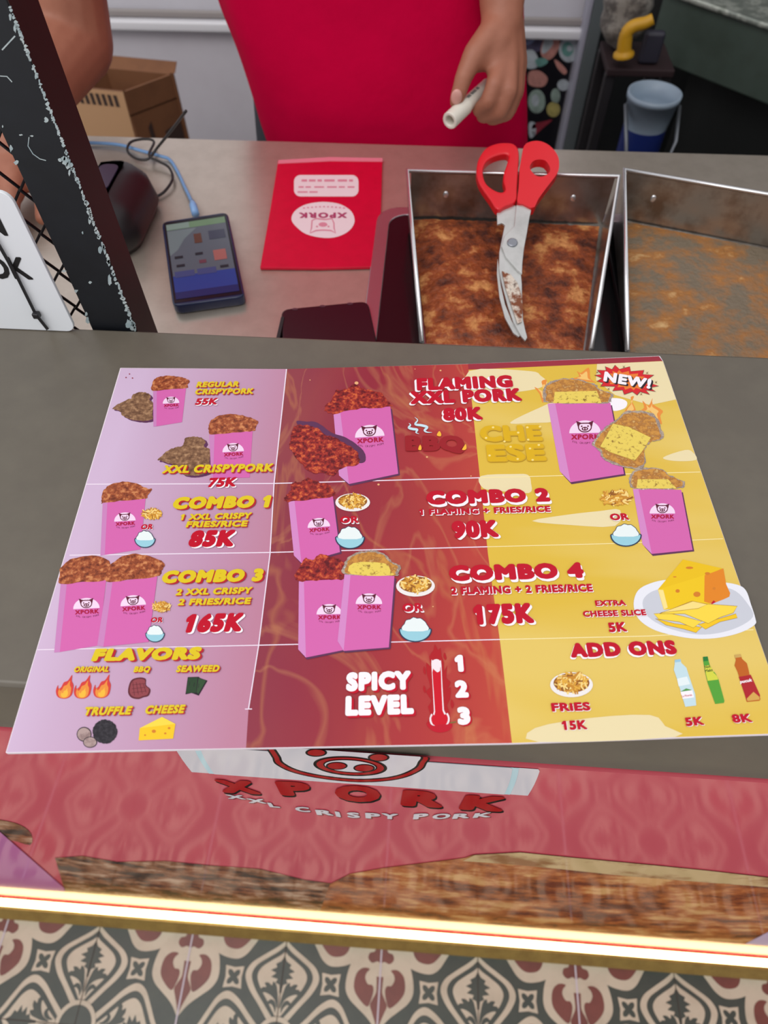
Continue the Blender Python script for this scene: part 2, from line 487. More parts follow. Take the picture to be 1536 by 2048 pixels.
def clip_top(pts, line=(0, 1456, 1536, 1561)):
    """keep what lies below the ledge's lower edge"""
    out = []; a = Vector(line[:2]); d = Vector(line[2:])-a
    f = lambda p: d.x*(p[1]-a.y)-d.y*(p[0]-a.x)
    for i in range(len(pts)):
        p, q = pts[i], pts[(i+1) % len(pts)]; fp, fq = f(p), f(q)
        if fp >= 0: out.append(p)
        if fp*fq < 0:
            t = fp/(fp-fq); out.append((p[0]+(q[0]-p[0])*t, p[1]+(q[1]-p[1])*t))
    return out
def cpoly(pts, m, lay, sm=4):
    P = [(q.x, q.y) for q in cr([(x, y, 0) for x, y in pts], sm)]
    P = clip_top(P)
    if len(P) > 2: pr.poly(P, m, lay)
cpoly(C3(head), g_blk, 4); cpoly(C3(shr(head, .975, (745, 33))), g_let, 5); cpoly(C3(shr(head, .915, (745, 24))), g_blk, 6); cpoly(C3(shr(head, .885, (745, 22))), g_white, 7)
for cx, cy in ((607, 32), (866, 52)):
    cpoly(C3(ell(cx, cy, 45, 17, 14)), g_blk, 8); cpoly(C3(ell(cx, cy, 36, 13, 14)), g_let, 9)
for (rx, ry, m, l) in ((153, 40, g_blk, 8), (140, 35, g_let, 9), (112, 27, g_blk, 10), (106, 24, g_white, 11)):
    cpoly(C3([(748+x, 88+y+x*.06) for x, y in ell(0, 0, rx, ry, 24)]), m, l)
for cx, cy in ((692, 87), (806, 96)):
    cpoly(C3(ell(cx, cy, 45, 16, 14)), g_blk, 12); cpoly(C3(ell(cx, cy, 38, 13, 14)), g_let, 13)
pr.build('pig_emblem', front)
pr = Print(fb, (778, 1950))
def updir(p): return (p[0]-778, p[1]-1950)
for ch, a, b, h in (('X', (222, 198), (380, 206), 62), ('P', (462, 210), (600, 214), 58), ('O', (690, 232), (878, 240), 58), ('R', (955, 252), (1128, 262), 58), ('K', (1195, 268), (1376, 278), 60)):
    A, B = C3([a, b]); q = ((A[0]+B[0])/2, (A[1]+B[1])/2)
    for sh, m, l in (((3, 3), g_blk, 1), ((0, 0), g_let, 2)):
        pr.text(ch, A, B, h*.56, m, l, off=.075, up=updir(q), shift=sh)
pr.build('shop_name_lettering', front)
pr = Print(fb, (778, 1950))
for ch, x, y, wd in zip('XXLCRISPYPORK', (242, 328, 415, 525, 610, 690, 738, 812, 878, 1008, 1086, 1170, 1255), (223, 240, 258, 276, 290, 297, 301, 304, 306, 309, 309, 307, 303), (74, 74, 44, 60, 70, 20, 52, 62, 68, 62, 74, 70, 74)):
    A, B = C3([(x, y), (x+wd, y+(3 if x < 900 else -4))]); q = ((A[0]+B[0])/2, (A[1]+B[1])/2)
    pr.text(ch, A, B, 11, g_dkred, 1, off=.075, up=updir(q), shift=(1.6, 1.6))
    pr.text(ch, A, B, 11, g_white, 2, off=.05, up=updir(q))
pr.build('slogan_lettering', front)
def strip_y(u): return 1774+.0765*u                        # where the light bar meets the poster
pr = Print(fb)
pr.poly([(110,1716),(165,1712),(235,1724),(330,1722),(420,1731),(520,1738),(610,1760),(700,1772),(790,1786),(850,1800),(860,strip_y(860)),(620,strip_y(620)),(130,strip_y(130))], g_pork2, 1)
pr.build('crackling_picture', front); pr = Print(fb)
pr.poly([(-60,1634),(0,1640),(40,1650),(62,1668),(60,1690),(20,1680),(-60,1672)], g_pork2, 1, 3)
pr.build('crackling_picture', front); pr = Print(fb)
pr.poly([(700,1748),(768,1736),(850,1726),(930,1716),(945,1710),(1040,1705),(1150,1716),(1300,1730),(1420,1742),(1560,1758),(1700,1800),(1700,strip_y(1700)),(640,strip_y(640)),(660,1768)], g_pork, 2)
pr.poly([(925,1722),(950,1710),(1040,1705),(1150,1716),(1300,1730),(1420,1742),(1560,1758),(1560,1776),(1400,1764),(1250,1752),(1100,1736),(1010,1728)], g_rind, 3)
pr.build('crackling_picture', front)
pr = Print(fb)
pr.poly([(-200,1600),(0,1664),(128,1776),(130,strip_y(130)),(-200,strip_y(-200))], g_pink, 4)
pr.build('paper_bag_picture', front); pr = Print(fb)
pr.poly([(1490,strip_y(1490)),(1560,1852),(1640,1850),(1640,strip_y(1640))], g_lil, 4)
pr.build('paper_bag_picture', front)

# worktop behind the ledge, a little lower
work = thing('steel_worktop', (0, .67, ZV), 'brushed steel worktop behind the ledge, holding the trays and the phone', 'worktop')
mb = MB(); mb.box((0, (YB+YW)/2+.002, ZW-.02), (X1-X0, YW-YB-.006, .04), m_steel); mb.build('top_plate', work, bevel=.004)
mb = MB(); mb.box((0, (YB+YW)/2, (ZV+ZW-.04)/2), (X1-X0-.04, YW-YB-.04, ZW-.04-ZV), mat('worktop_cabinet', (150, 140, 138), .45, metal=.5)); mb.build('cabinet_body', work)

# LED light bar in a brass channel at the foot of the counter
led = thing('light_bar', (0, .062, 0), 'glowing warm white light bar in a brass channel along the foot of the counter', 'light')
m_brass = mat('brass_channel', (168, 140, 78), .35, metal=.85, noise=((146, 118, 66), 30, .4, .7))
mb = MB(); mb.prism([(X0, .0425, .0), (X0, .0425, .014), (X0, .060, .034), (X0, .0645, .034), (X0, .0645, .028), (X0, .0795, .026), (X0, .0795, 0)], (X1-X0, 0, 0), m_brass)
mb.build('brass_channel', led)
m_led = mat('light_diffuser', (255, 240, 200), .4, emit=((255, 230, 160), 8))
mb = MB(); mb.prism([(X0+.01, .065, .0285), (X0+.01, .065, .034), (X0+.01, .069, .037), (X0+.01, .0775, .035), (X0+.01, .079, .0275)], (X1-X0-.02, 0, 0), m_led)
mb.build('diffuser', led)

# ================================================================== MENU BOARD
TH = .003
ZB = ZL + .0005 + TH
def bz(u, v, lay): return PZ(u, v, ZB + .0001 + lay*.00006)
bc = PZ(790, 1090, ZL)
menu = thing('menu_board', (bc.x, bc.y, ZL), 'large printed price menu board of lilac, dark red and yellow panels lying on the ledge', 'menu')
m_card = mat('card_white', (226, 214, 222), .5)
m_cardred = mat('card_red_edge', (150, 34, 52), .35)
OUT = [(240,735),(575,737.5),(940,727),(1320,711),(1327,722),(1440,1049),(1536,1326),(1584,1467),(1024,1487),(492,1497),(10,1506)]
mb = MB()
mb.prism([PZ(u, v, ZB) for u, v in reversed(OUT)], (0, 0, -TH), m_card)
mb.build('backing_card', menu, bevel=.0006)

def grad_mat(name, stops, noise=None, axis='X', rough=PR, extra=None):
    """printed colour run across the board: stops [(metres, rgb)]"""
    m = bpy.data.materials.new('ink_'+name); m.use_nodes = True
    nt = m.node_tree; b = nt.nodes['Principled BSDF']
    b.inputs['Roughness'].default_value = rough; b.inputs['Specular IOR Level'].default_value = .22
    tc = nt.nodes.new('ShaderNodeTexCoord'); sp = nt.nodes.new('ShaderNodeSeparateXYZ')
    mr = nt.nodes.new('ShaderNodeMapRange'); r = nt.nodes.new('ShaderNodeValToRGB')
    lo, hi = stops[0][0], stops[-1][0]
    mr.inputs['From Min'].default_value = lo; mr.inputs['From Max'].default_value = hi
    nt.links.new(tc.outputs['Object'], sp.inputs[0]); nt.links.new(sp.outputs[axis], mr.inputs['Value'])
    nt.links.new(mr.outputs['Result'], r.inputs['Fac'])
    R = r.color_ramp.elements; R.remove(R[1])
    for i, (x, c) in enumerate(stops):
        e = R[0] if i == 0 else R.new((x-lo)/(hi-lo))
        e.position = (x-lo)/(hi-lo); e.color = lin(c)
    src = r.outputs['Color']
    if extra: src = extra(nt, tc, src)
    nt.links.new(src, b.inputs['Base Color'])
    return m
def bx(u, v): return PZ(u, v, ZB).x - bc.x
def smoke(nt, tc, src):
    """wisps of printed smoke and ember glow"""
    for sc, dist, lo, mid, hi, col, amt, rot in ((5.5, 2.2, .485, .505, .525, (204, 140, 84), .26, .7), (9, 2.0, .48, .505, .53, (210, 150, 100), .22, -.5), (4, 1.2, .50, .66, .9, (190, 104, 62), .35, .2), (3.2, .6, .56, .72, .9, (92, 32, 48), .5, 1.0)):
        mp = nt.nodes.new('ShaderNodeMapping'); mp.inputs['Rotation'].default_value[2] = rot; mp.inputs['Scale'].default_value = (1, .55, 1); mp.inputs['Location'].default_value = (rot*3, rot, sc)
        n = nt.nodes.new('ShaderNodeTexNoise'); n.inputs['Scale'].default_value = sc*1.4; n.inputs['Detail'].default_value = 4; n.inputs['Distortion'].default_value = dist
        r = nt.nodes.new('ShaderNodeValToRGB'); r.color_ramp.elements[0].position = lo; r.color_ramp.elements[0].color = (0, 0, 0, 1)
        r.color_ramp.elements[1].position = hi; r.color_ramp.elements[1].color = (0, 0, 0, 1) if hi < .6 else (1, 1, 1, 1)
        if hi < .6: e = r.color_ramp.elements.new(mid); e.color = (1, 1, 1, 1)
        mu = nt.nodes.new('ShaderNodeMath'); mu.operation = 'MULTIPLY'; mu.inputs[1].default_value = amt
        mx = nt.nodes.new('ShaderNodeMix'); mx.data_type = 'RGBA'; mx.inputs['B'].default_value = lin(col)
        nt.links.new(tc.outputs['Object'], mp.inputs[0]); nt.links.new(mp.outputs[0], n.inputs['Vector']); nt.links.new(n.outputs['Fac'], r.inputs['Fac'])
        nt.links.new(r.outputs['Color'], mu.inputs[0]); nt.links.new(mu.outputs[0], mx.inputs['Factor']); nt.links.new(src, mx.inputs['A'])
        src = mx.outputs['Result']
    return src
def cloud(nt, tc, src):
    mp = nt.nodes.new('ShaderNodeMapping'); mp.inputs['Scale'].default_value = (.6, 2.2, 1); mp.inputs['Location'].default_value = (.37, .1, 0)
    n = nt.nodes.new('ShaderNodeTexNoise'); n.inputs['Scale'].default_value = 7; n.inputs['Detail'].default_value = 2; n.inputs['Distortion'].default_value = .4
    r = nt.nodes.new('ShaderNodeValToRGB'); r.color_ramp.elements[0].position = .5; r.color_ramp.elements[0].color = (0, 0, 0, 1); r.color_ramp.elements[1].position = .66; r.color_ramp.elements[1].color = (.42, .42, .42, 1)
    mx = nt.nodes.new('ShaderNodeMix'); mx.data_type = 'RGBA'; mx.inputs['B'].default_value = lin((228, 206, 132))
    nt.links.new(tc.outputs['Object'], mp.inputs[0]); nt.links.new(mp.outputs[0], n.inputs['Vector']); nt.links.new(n.outputs['Fac'], r.inputs['Fac'])
    nt.links.new(r.outputs['Color'], mx.inputs['Factor']); nt.links.new(src, mx.inputs['A'])
    return mx.outputs['Result']
i_lil = grad_mat('lilac', [(bx(40, 1400), (202, 176, 204)), (bx(220, 1100), (196, 166, 194)), (bx(420, 1100), (186, 142, 170)), (bx(540, 1100), (184, 126, 150))])
i_flame = grad_mat('flame_red', [(bx(520, 1100), (132, 54, 72)), (bx(700, 1100), (146, 46, 60)), (bx(860, 1100), (172, 56, 56)), (bx(1010, 1100), (188, 70, 58))], extra=smoke)
i_yel = grad_mat('cheese_yellow', [(bx(960, 1100), (216, 180, 66)), (bx(1200, 1100), (216, 180, 66)), (bx(1500, 1100), (218, 184, 80))], extra=cloud)
i_white = ink('white', (240, 234, 240)); i_red = ink('signal_red', (186, 12, 40)); i_yl = ink('lettering_yellow', (216, 190, 34))
i_shadowred = ink('shadow_red', (176, 34, 46)); i_wine = ink('wine', (140, 32, 48)); i_pale = ink('pale_cream', (228, 212, 168))
i_faint = ink('faint_rule', (240, 222, 160)); i_rule = ink('rule_white', (232, 216, 232)); i_black = ink('outline_black', (40, 30, 40))
i_pink = ink('bag_pink', (206, 100, 168)); i_pinks = ink('bag_side', (206, 134, 192)); i_pinkf = ink('bag_side_faint', (196, 128, 182))
i_logo = ink('logo_pale', (236, 208, 232)); i_logor = ink('logo_red', (168, 18, 60)); i_logod = ink('logo_line', (92, 24, 48))
i_drop = ink('printed_drop_shadow', (92, 50, 84))
i_fry1 = ink('crisp_brown', (104, 48, 34), noise=((160, 82, 50), 300, .36, .52, (206, 136, 88)))
i_fry2 = ink('crisp_tan', (96, 66, 50), noise=((138, 102, 76), 280, .36, .54, (178, 140, 106)))
i_spic = ink('crisp_red', (92, 24, 32), noise=((160, 48, 42), 330, .38, .54, (212, 104, 58)))
i_chp = ink('crisp_gold', (200, 142, 66), noise=((160, 104, 52), 240, .42, .56, (216, 176, 110)))
i_chr = ink('crisp_grey_edge', (176, 158, 140), noise=((134, 116, 110), 420, .42, .56, (206, 196, 190)))
i_chs = ink('cheese_slab', (226, 200, 92), noise=((128, 88, 40), 300, .54, .66))
i_chl = ink('cheese_line', (170, 130, 50))
i_bowl = ink('bowl_blue', (150, 200, 214)); i_bowld = ink('bowl_line', (44, 58, 84)); i_rice = ink('rice_white', (226, 234, 234))
i_plate = ink('plate_white', (232, 226, 224))
FRY = [ink('chip_%s' % n, c) for n, c in (('gold', (220, 166, 66)), ('pale', (240, 208, 130)), ('amber', (196, 134, 48)), ('brown', (146, 90, 36)))]

sheet = Print(bz)
LB = [(573,738),(548,968),(540,1108),(517,1292),(497,1418),(492,1496)]      # lilac / red boundary
RB = [(937,739),(960,956),(976,1108),(1001,1290),(1024,1486)]              # red / yellow boundary
sheet.poly([(242,736.5)]+LB+[(13,1504.5)], i_lil, 0)
sheet.poly(LB[::-1]+[(940,728)]+RB, i_flame, 0)
sheet.poly([(937,739),(1322,722),(1326,723),(1438.5,1049),(1534.5,1326),(1582,1466)]+RB[::-1], i_yel, 0)
sheet.poly([(936,728),(1318,712.5),(1325,722),(937,739.5)], m_cardred, 1)
def rule(pts, m, wd, lay=2): sheet.line(pts, wd, m, lay)
rule(LB[:5], i_rule, 2.2, 2.3); rule([(490,1418),(504,1418)], i_rule, 2, 2.6)
rule([(172,968.5),(545,967),(960,955.5)], i_rule, 2); rule([(960,955.5),(1400,944)], i_faint, 1.6)
rule([(139,1110.5),(535,1105),(975,1093.5)], i_rule, 2); rule([(975,1093.5),(1230,1087),(1446,1077.5)], i_faint, 1.6)
rule([(75,1299.5),(515,1290.5),(1000,1279)], i_rule, 2); rule([(1000,1279),(1300,1272),(1507,1259.3)], i_faint, 2)
# pale brush strokes on the yellow
for P, sm in (([(938,742),(1058,742),(1082,752),(1094,766),(1072,778),(1010,788),(970,800),(946,800)], 4),
              ([(962,952),(1030,948),(1056,950),(1062,966),(1058,986),(1000,982),(966,976)], 4),
              ([(1020,845),(1080,815),(1110,806),(1120,840),(1060,846)], 4),
              ([(1064,1042),(1130,1030),(1200,1022),(1240,1020),(1230,1052),(1140,1050)], 3),
              ([(1070,1456),(1180,1436),(1300,1430),(1330,1452),(1350,1474),(1078,1484)], 3),
              ([(1326,915),(1370,900),(1386,905),(1392,920),(1350,922)], 4),
              ([(1194,728),(1322,722.5),(1326,724),(1352,799),(1300,810),(1230,790),(1192,760)], 0)):
    sheet.poly(P, i_pale, 1.5, sm)
sheet.poly([(1216,798),(1240,797),(1254,804),(1250,816),(1230,822),(1222,816)], i_white, 2, 4)
for u, v, r in ((881,741,2), (713,766,4), (757,969,2.4), (854,914,2.2), (942,952,1.4), (620,760,1.2), (866,1213,1.5), (830,738,1)):
    sheet.poly(ell(u, v, r, r*.8, 10), ink('ember', (226, 170, 120)), 2.4)
for u, v in ((259,748),(252,755),(265,756)): sheet.poly(ell(u, v, 1.5, 1.2, 8), i_wine, 2.4)
sheet.build('printed_sheet', menu)

def rough_blob(pts, amp, n=5):
    P = cr([(x, y, 0) for x, y in pts], n); out = []
    for i, p in enumerate(P):
        a = P[i-1]; b = P[(i+1) % len(P)]; t = (b-a)
        if t.length < 1e-6: continue
        nn = Vector((-t.y, t.x, 0)).normalized(); q = p+nn*random.uniform(-amp, amp); out.append((q.x, q.y))
    return out

def logo(pr, c, hw, rot, lay, flip=False):
    """pig in a half dome over the shop name"""
    c = Vector(c); ca, sa = math.cos(rot), math.sin(rot)
    U = Vector((ca, sa))*hw; W = Vector((sa, -ca))*hw
    if flip: U, W = -U, -W
    T = lambda pts: [tuple(c+U*x+W*y) for x, y in pts]
    pr.poly(T(ell(0, 0, 1, .80, 26, 0, math.pi)), i_logo, lay)
    hd = [(-.30,.60),(0,.62),(.30,.60),(.40,.44),(.38,.26),(.22,.11),(0,.07),(-.22,.11),(-.38,.26),(-.40,.44)]
    pr.line(T([(p.x, p.y) for p in cr([(a, b, 0) for a, b in hd], 3)]), hw*.07, i_logod, lay+1, closed=True)
    for s in (1, -1):
        pr.line(T([(s*.24,.62),(s*.52,.75),(s*.42,.42)]), hw*.07, i_logod, lay+1.2)
        pr.poly(T([(s*.30,.62),(s*.50,.73),(s*.41,.50)]), i_logod, lay+1.1)
        pr.poly(T(ell(s*.20, .43, .055, .055, 8)), i_logod, lay+1)
        pr.poly(T(ell(s*.075, .27, .045, .055, 8)), i_logo, lay+2)
    pr.poly(T(ell(0, .27, .21, .125, 14)), i_logod, lay+1)
    a, b = T([(-.88, -.40), (.92, -.40)]); pr.text('XPORK', a, b, hw*.32, i_logor, lay+1, off=.05, up=tuple(W), spacing=1.15)
    # slogan in a sagging line of small letters
    for i, ch in enumerate('XXL CRISPY PORK'):
        if ch == ' ': continue
        x = -.82+i*.118; y = -.60-.16*math.cos((x)*1.6)+.06
        a, b = T([(x+(.03 if ch == 'I' else 0), y), (x+(.052 if ch == 'I' else .085), y)]); pr.text(ch, a, b, hw*.12, i_logod, lay+1, off=0, up=tuple(W))

def bag(name, quad, side, food, logo_c, logo_w, rot, fm, lay=3, faint=False, slab=None, edge=None, amp=1.4, shadow=True, label=None):
    """quad TL,TR,BR,BL of the front; side = outer top, outer bottom of the left gusset"""
    pr = Print(bz)
    if shadow and not faint:
        x = [(quad[0][0]+3, quad[0][1]+6), (quad[1][0]+3.4, quad[1][1]+5), (quad[2][0]+3.4, quad[2][1]+3), (quad[3][0]+2, quad[3][1]+4), (side[1][0]+4, side[1][1]+5)]
        pr.poly(x, i_drop, lay-.45)
    pr.poly(quad, i_pink, lay)
    pr.poly([side[0], quad[0], quad[3], side[1]], i_pinkf if faint else i_pinks, lay+.2)
    if edge: pr.poly(rough_blob(edge, amp), i_chr, lay+.4)
    pr.poly(rough_blob(food, amp), fm, lay+.6)
    if slab: pr.poly(rough_blob(slab, .5, 3) if len(slab) > 4 else slab, i_chs, lay+.8)
    logo(pr, logo_c, logo_w, rot, lay+1)
    return pr.build(name, menu, label)
def c_(ox, oy, s): return lambda pts: [(ox+x*s, oy+y*s) for x, y in pts]
K1, K2, K3 = c_(140, 720, .2995), c_(540, 720, .2734), c_(900, 700, .3516)
K4, K5, K6 = c_(0, 1080, .3516), c_(490, 1080, .306), c_(860, 1080, .4401)
def one(K, x, y): return K([(x, y)])[0]
def piece(name, pts, fm, lay, amp, shadow=None, edge=None, slab=None, label=None):
    pr = Print(bz)
    if shadow: pr.poly(rough_blob(shadow, .4), i_drop, lay-.4)
    if edge: pr.poly(rough_blob(edge, amp), i_chr, lay-.2)
    pr.poly(rough_blob(pts, amp), fm, lay)
    if slab: pr.poly(slab, i_chs, lay+.2); pr.line(slab, .8, i_chl, lay+.3, closed=True)
    return pr.build(name, menu, label)

steak1 = [(282,325),(310,300),(345,285),(390,262),(408,258),(420,232),(450,218),(490,215),(525,225),(540,245),(530,262),(548,280),(568,292),(556,320),(552,345),(553,385),(540,400),(490,408),(430,402),(390,392),(350,370),(335,345),(310,332)]
piece('pork_steak_picture', K1(steak1), i_fry2, 3, .7, shadow=K1([(x+14, y+10) for x, y in steak1]))
bag('pork_bag_picture', K1([(580,203),(775,188),(748,415),(577,443)]), K1([(555,208),(557,445)]), K1([(548,205),(552,150),(580,118),(650,104),(720,110),(765,122),(800,140),(785,165),(778,188),(660,196)]), one(K1, 675, 289), 16.6, -.05, i_fry1, faint=True, amp=.8)
steak2 = [(582,665),(610,645),(650,605),(700,585),(748,575),(765,545),(770,522),(800,512),(850,513),(890,525),(905,550),(895,575),(920,590),(950,605),(940,640),(930,680),(938,720),(930,745),(880,765),(820,772),(760,765),(725,735),(690,700),(640,685),(610,672)]
piece('pork_steak_picture', K1(steak2), i_fry2, 3, .9, shadow=K1([(x+16, y+12) for x, y in steak2]))
bag('pork_bag_picture', K1([(965,495),(1220,470),(1200,785),(955,790)]), K1([(930,497),(943,785)]), K1([(925,470),(935,410),(1000,372),(1090,362),(1190,380),(1255,408),(1240,450),(1220,475),(1090,484),(945,500)]), one(K1, 1090, 612), 21.5, -.06, i_fry1, faint=True, amp=1)
bag('pork_bag_picture', K1([(250,950),(505,925),(470,1265),(232,1302)]), K1([(218,955),(203,1305)]), K1([(212,950),(215,890),(260,838),(350,812),(440,825),(510,855),(545,862),(520,900),(505,925),(360,938),(222,955)]), one(K1, 367, 1075), 21.5, -.06, i_fry1, faint=True, amp=1)
bag('pork_bag_picture', K4([(380,247),(605,225),(560,600),(340,637)]), K4([(345,250),(308,640)]), K4([(338,210),(345,160),(400,112),(500,88),(600,105),(628,140),(608,225),(470,238),(345,250)]), one(K4, 492, 390), 26.5, -.05, i_fry1, lay=3, faint=True, amp=1)
bag('pork_bag_picture', K4([(640,238),(895,207),(845,580),(588,607)]), K4([(608,240),(553,600)]), K4([(605,235),(615,160),(680,102),(770,78),(870,100),(935,132),(920,175),(895,207),(750,224)]), one(K4, 758, 372), 25.5, -.07, i_fry1, lay=5, faint=True, amp=1)
bag('flaming_bag_picture', K2([(512,362),(880,340),(938,832),(578,907)]), K2([(462,367),(505,845)]), K2([(398,352),(440,300),(480,225),(560,212),(620,182),(700,215),(800,235),(870,310),(882,340),(680,352),(465,395),(410,372)]), one(K2, 730, 561), 29.5, -.07, i_spic, amp=2)
st = [(145,605),(180,488),(240,474),(330,490),(420,550),(520,590),(632,665),(655,740),(620,770),(520,790),(460,845),(400,825),(300,820),(220,750),(155,665)]
piece('flaming_pork_picture', K2(st), i_spic, 6, 1.8, shadow=K2([(200,470),(270,450),(350,460),(450,530),(560,570),(660,640),(700,700),(690,745),(640,750),(500,700)]))
bag('flaming_bag_picture', K2([(180,1030),(460,998),(512,1405),(230,1485)]), K2([(135,1037),(175,1430)]), K2([(105,1010),(150,950),(165,895),(225,893),(275,862),(350,890),(430,910),(475,970),(460,998),(300,1018),(135,1037)]), one(K2, 358, 1222), 22.5, -.08, i_spic, amp=1.6)
bag('flaming_bag_picture', K5([(385,267),(650,255),(640,720),(398,768)]), K5([(352,270),(348,715)]), K5([(325,230),(350,190),(390,122),(440,130),(490,96),(560,110),(640,140),(655,200),(650,255),(500,262),(355,268)]), one(K5, 551, 485), 25.5, -.02, i_spic, lay=6, amp=1.6)
ch1 = [(648,160),(680,110),(760,75),(840,68),(920,95),(960,140),(1020,172),(1000,215),(975,235),(660,222)]
bag('cheese_bag_picture', K5([(690,222),(977,235),(940,702),(645,725)]), K5([(650,225),(605,660)]), K5(shr(ch1, .90, (815, 190))), one(K5, 810, 418), 26.5, 0, i_chp, lay=9, edge=K5(ch1), slab=K5([(708,150),(908,152),(952,200),(955,233),(695,224)]), amp=1.4)
ch2 = [(530,262),(540,200),(600,170),(680,160),(760,175),(830,195),(850,220),(930,250),(915,282),(900,300),(720,302),(555,300),(530,282)]
bag('cheese_bag_picture', K3([(598,303),(912,300),(990,705),(686,752)]), K3([(555,305),(625,690)]), K3(shr(ch2, .92, (720, 250))), one(K3, 768, 472), 31.5, -.02, i_chp, edge=K3(ch2), slab=K3([(596,238),(835,232),(862,302),(588,303)]), amp=1.5)
ch3 = [(808,540),(830,500),(880,440),(940,400),(1000,350),(1090,346),(1165,370),(1200,440),(1212,500),(1150,522),(1110,560),(1112,640),(1070,678),(970,662),(870,620),(850,575)]
N1 = c_(1180, 720, .1693)
piece('cheese_pork_picture', K3(shr(ch3, .93, (1010, 520))), i_chp, 7, 1.6, edge=K3(ch3), slab=N1([(270,750),(460,790),(720,915),(640,1050),(530,1190),(240,1090),(120,1020),(200,880)]))
ch4 = [(1018,730),(1050,685),(1130,670),(1210,680),(1250,712),(1335,750),(1310,787),(1180,790),(1040,787)]
bag('cheese_bag_picture', K3([(1072,790),(1315,795),(1380,1137),(1148,1160)]), K3([(1040,790),(1095,1105)]), K3(shr(ch4, .92, (1180, 750))), one(K3, 1208, 930), 25.5, 0, i_chp, edge=K3(ch4), slab=K3([(1068,735),(1240,735),(1290,788),(1060,786)]), amp=1.4)

# printed flames around the cheese pieces
i_fl1 = ink('flame_orange', (226, 140, 60)); i_fl2 = ink('flame_pale', (236, 190, 110))
for pts in (N1([(400,640),(440,560),(490,500),(480,440),(520,430),(500,490),(530,560),(530,620)]), N1([(600,600),(640,560),(620,480),(690,540),(740,450),(740,520),(860,600),(830,660),(850,760),(780,700),(700,600)]),
            K3([(528,300),(510,250),(480,210),(535,235),(520,180),(550,170),(545,210),(560,260)]), K3([(700,165),(735,150),(722,120),(745,130),(790,100),(800,165),(830,185)])):
    pr = Print(bz); pr.poly(pts, i_fl1, 2, 3); pr.poly(shr(pts, .6, (sum(p[0] for p in pts)/len(pts), sum(p[1] for p in pts)/len(pts)+3)), i_fl2, 2.2, 3)
    pr.build('flame_picture', menu)

def fries(c, rx, ry, plate, n=120):
    pr = Print(bz)
    if plate: pr.poly(ell(c[0], c[1]+ry*.1, rx*1.02, ry*1.0, 30), i_plate, 8)
    else: pr.poly(ell(c[0], c[1], rx*.74, ry*.66, 20), FRY[2], 8)
    if plate: pr.poly(ell(c[0], c[1]-ry*.05, rx*.86, ry*.78, 24), FRY[3], 8.2)
    for i in range(n):
        a = random.uniform(0, 6.283); q = math.sqrt(random.random())*.72
        x = c[0]+rx*q*math.cos(a); y = c[1]+ry*q*math.sin(a)-ry*.10; g = random.gauss(0, 1.0)
        L = rx*random.uniform(.22, .42); wd = max(1.4, rx*.075)
        dx, dy = math.cos(g)*L/2, math.sin(g)*L*.5
        if ((x+dx-c[0])/rx)**2+((y+dy-c[1])/ry)**2 > 1.05 or ((x-dx-c[0])/rx)**2+((y-dy-c[1])/ry)**2 > 1.05: continue
        pr.line([(x-dx, y-dy), (x+dx, y+dy)], wd, FRY[i % 3 if random.random() < .9 else 3], 8.4+i*.012)
    return pr.build('fries_picture', menu)
fries((303.8,1029), 27, 14, False); fries((322.8,1214), 24, 14, False); fries((705.4,1003), 34, 18, True); fries((1233,997), 39, 20, False)
fries((831,1170), 38, 21, True); fries((1143,1367), 42, 25, True)
def rice(c, hw, h):
    """c = middle of the bowl's rim"""
    pr = Print(bz); x, y = c
    bowl = [(x-hw, y)] + [(x-hw*math.cos(t), y+h*math.sin(t)) for t in [math.pi*i/16 for i in range(1, 16)]] + [(x+hw, y)]
    pr.poly([(x+(a-x)*1.09, y-1.5+(b-y+1.5)*1.10) for a, b in bowl], i_bowld, 8); pr.poly(ell(x, y, hw*1.09, h*.27, 24), i_bowld, 8.1)
    pr.poly(bowl, i_bowl, 8.4); pr.poly(ell(x, y, hw*.97, h*.17, 24), i_bowl, 8.5)
    top = [(x+hw*.86*math.cos(t)*(1+.05*math.sin(9*t)), y+1-h*1.05*math.sin(t)*(1+.05*math.cos(11*t))) for t in [math.pi*i/22 for i in range(23)]]
    pr.line(top, 2.4, i_bowld, 8.55); pr.poly(top+[(x-hw*.5, y+h*.16), (x+hw*.5, y+h*.16)], i_rice, 8.6)
    return pr.build('rice_bowl_picture', menu)
rice((289.8,1078), 19.5, 16); rice((310,1267), 18, 16); rice((700,1075), 27.5, 21); rice((1252,1070), 29, 21); rice((830.6,1259), 30.5, 23)

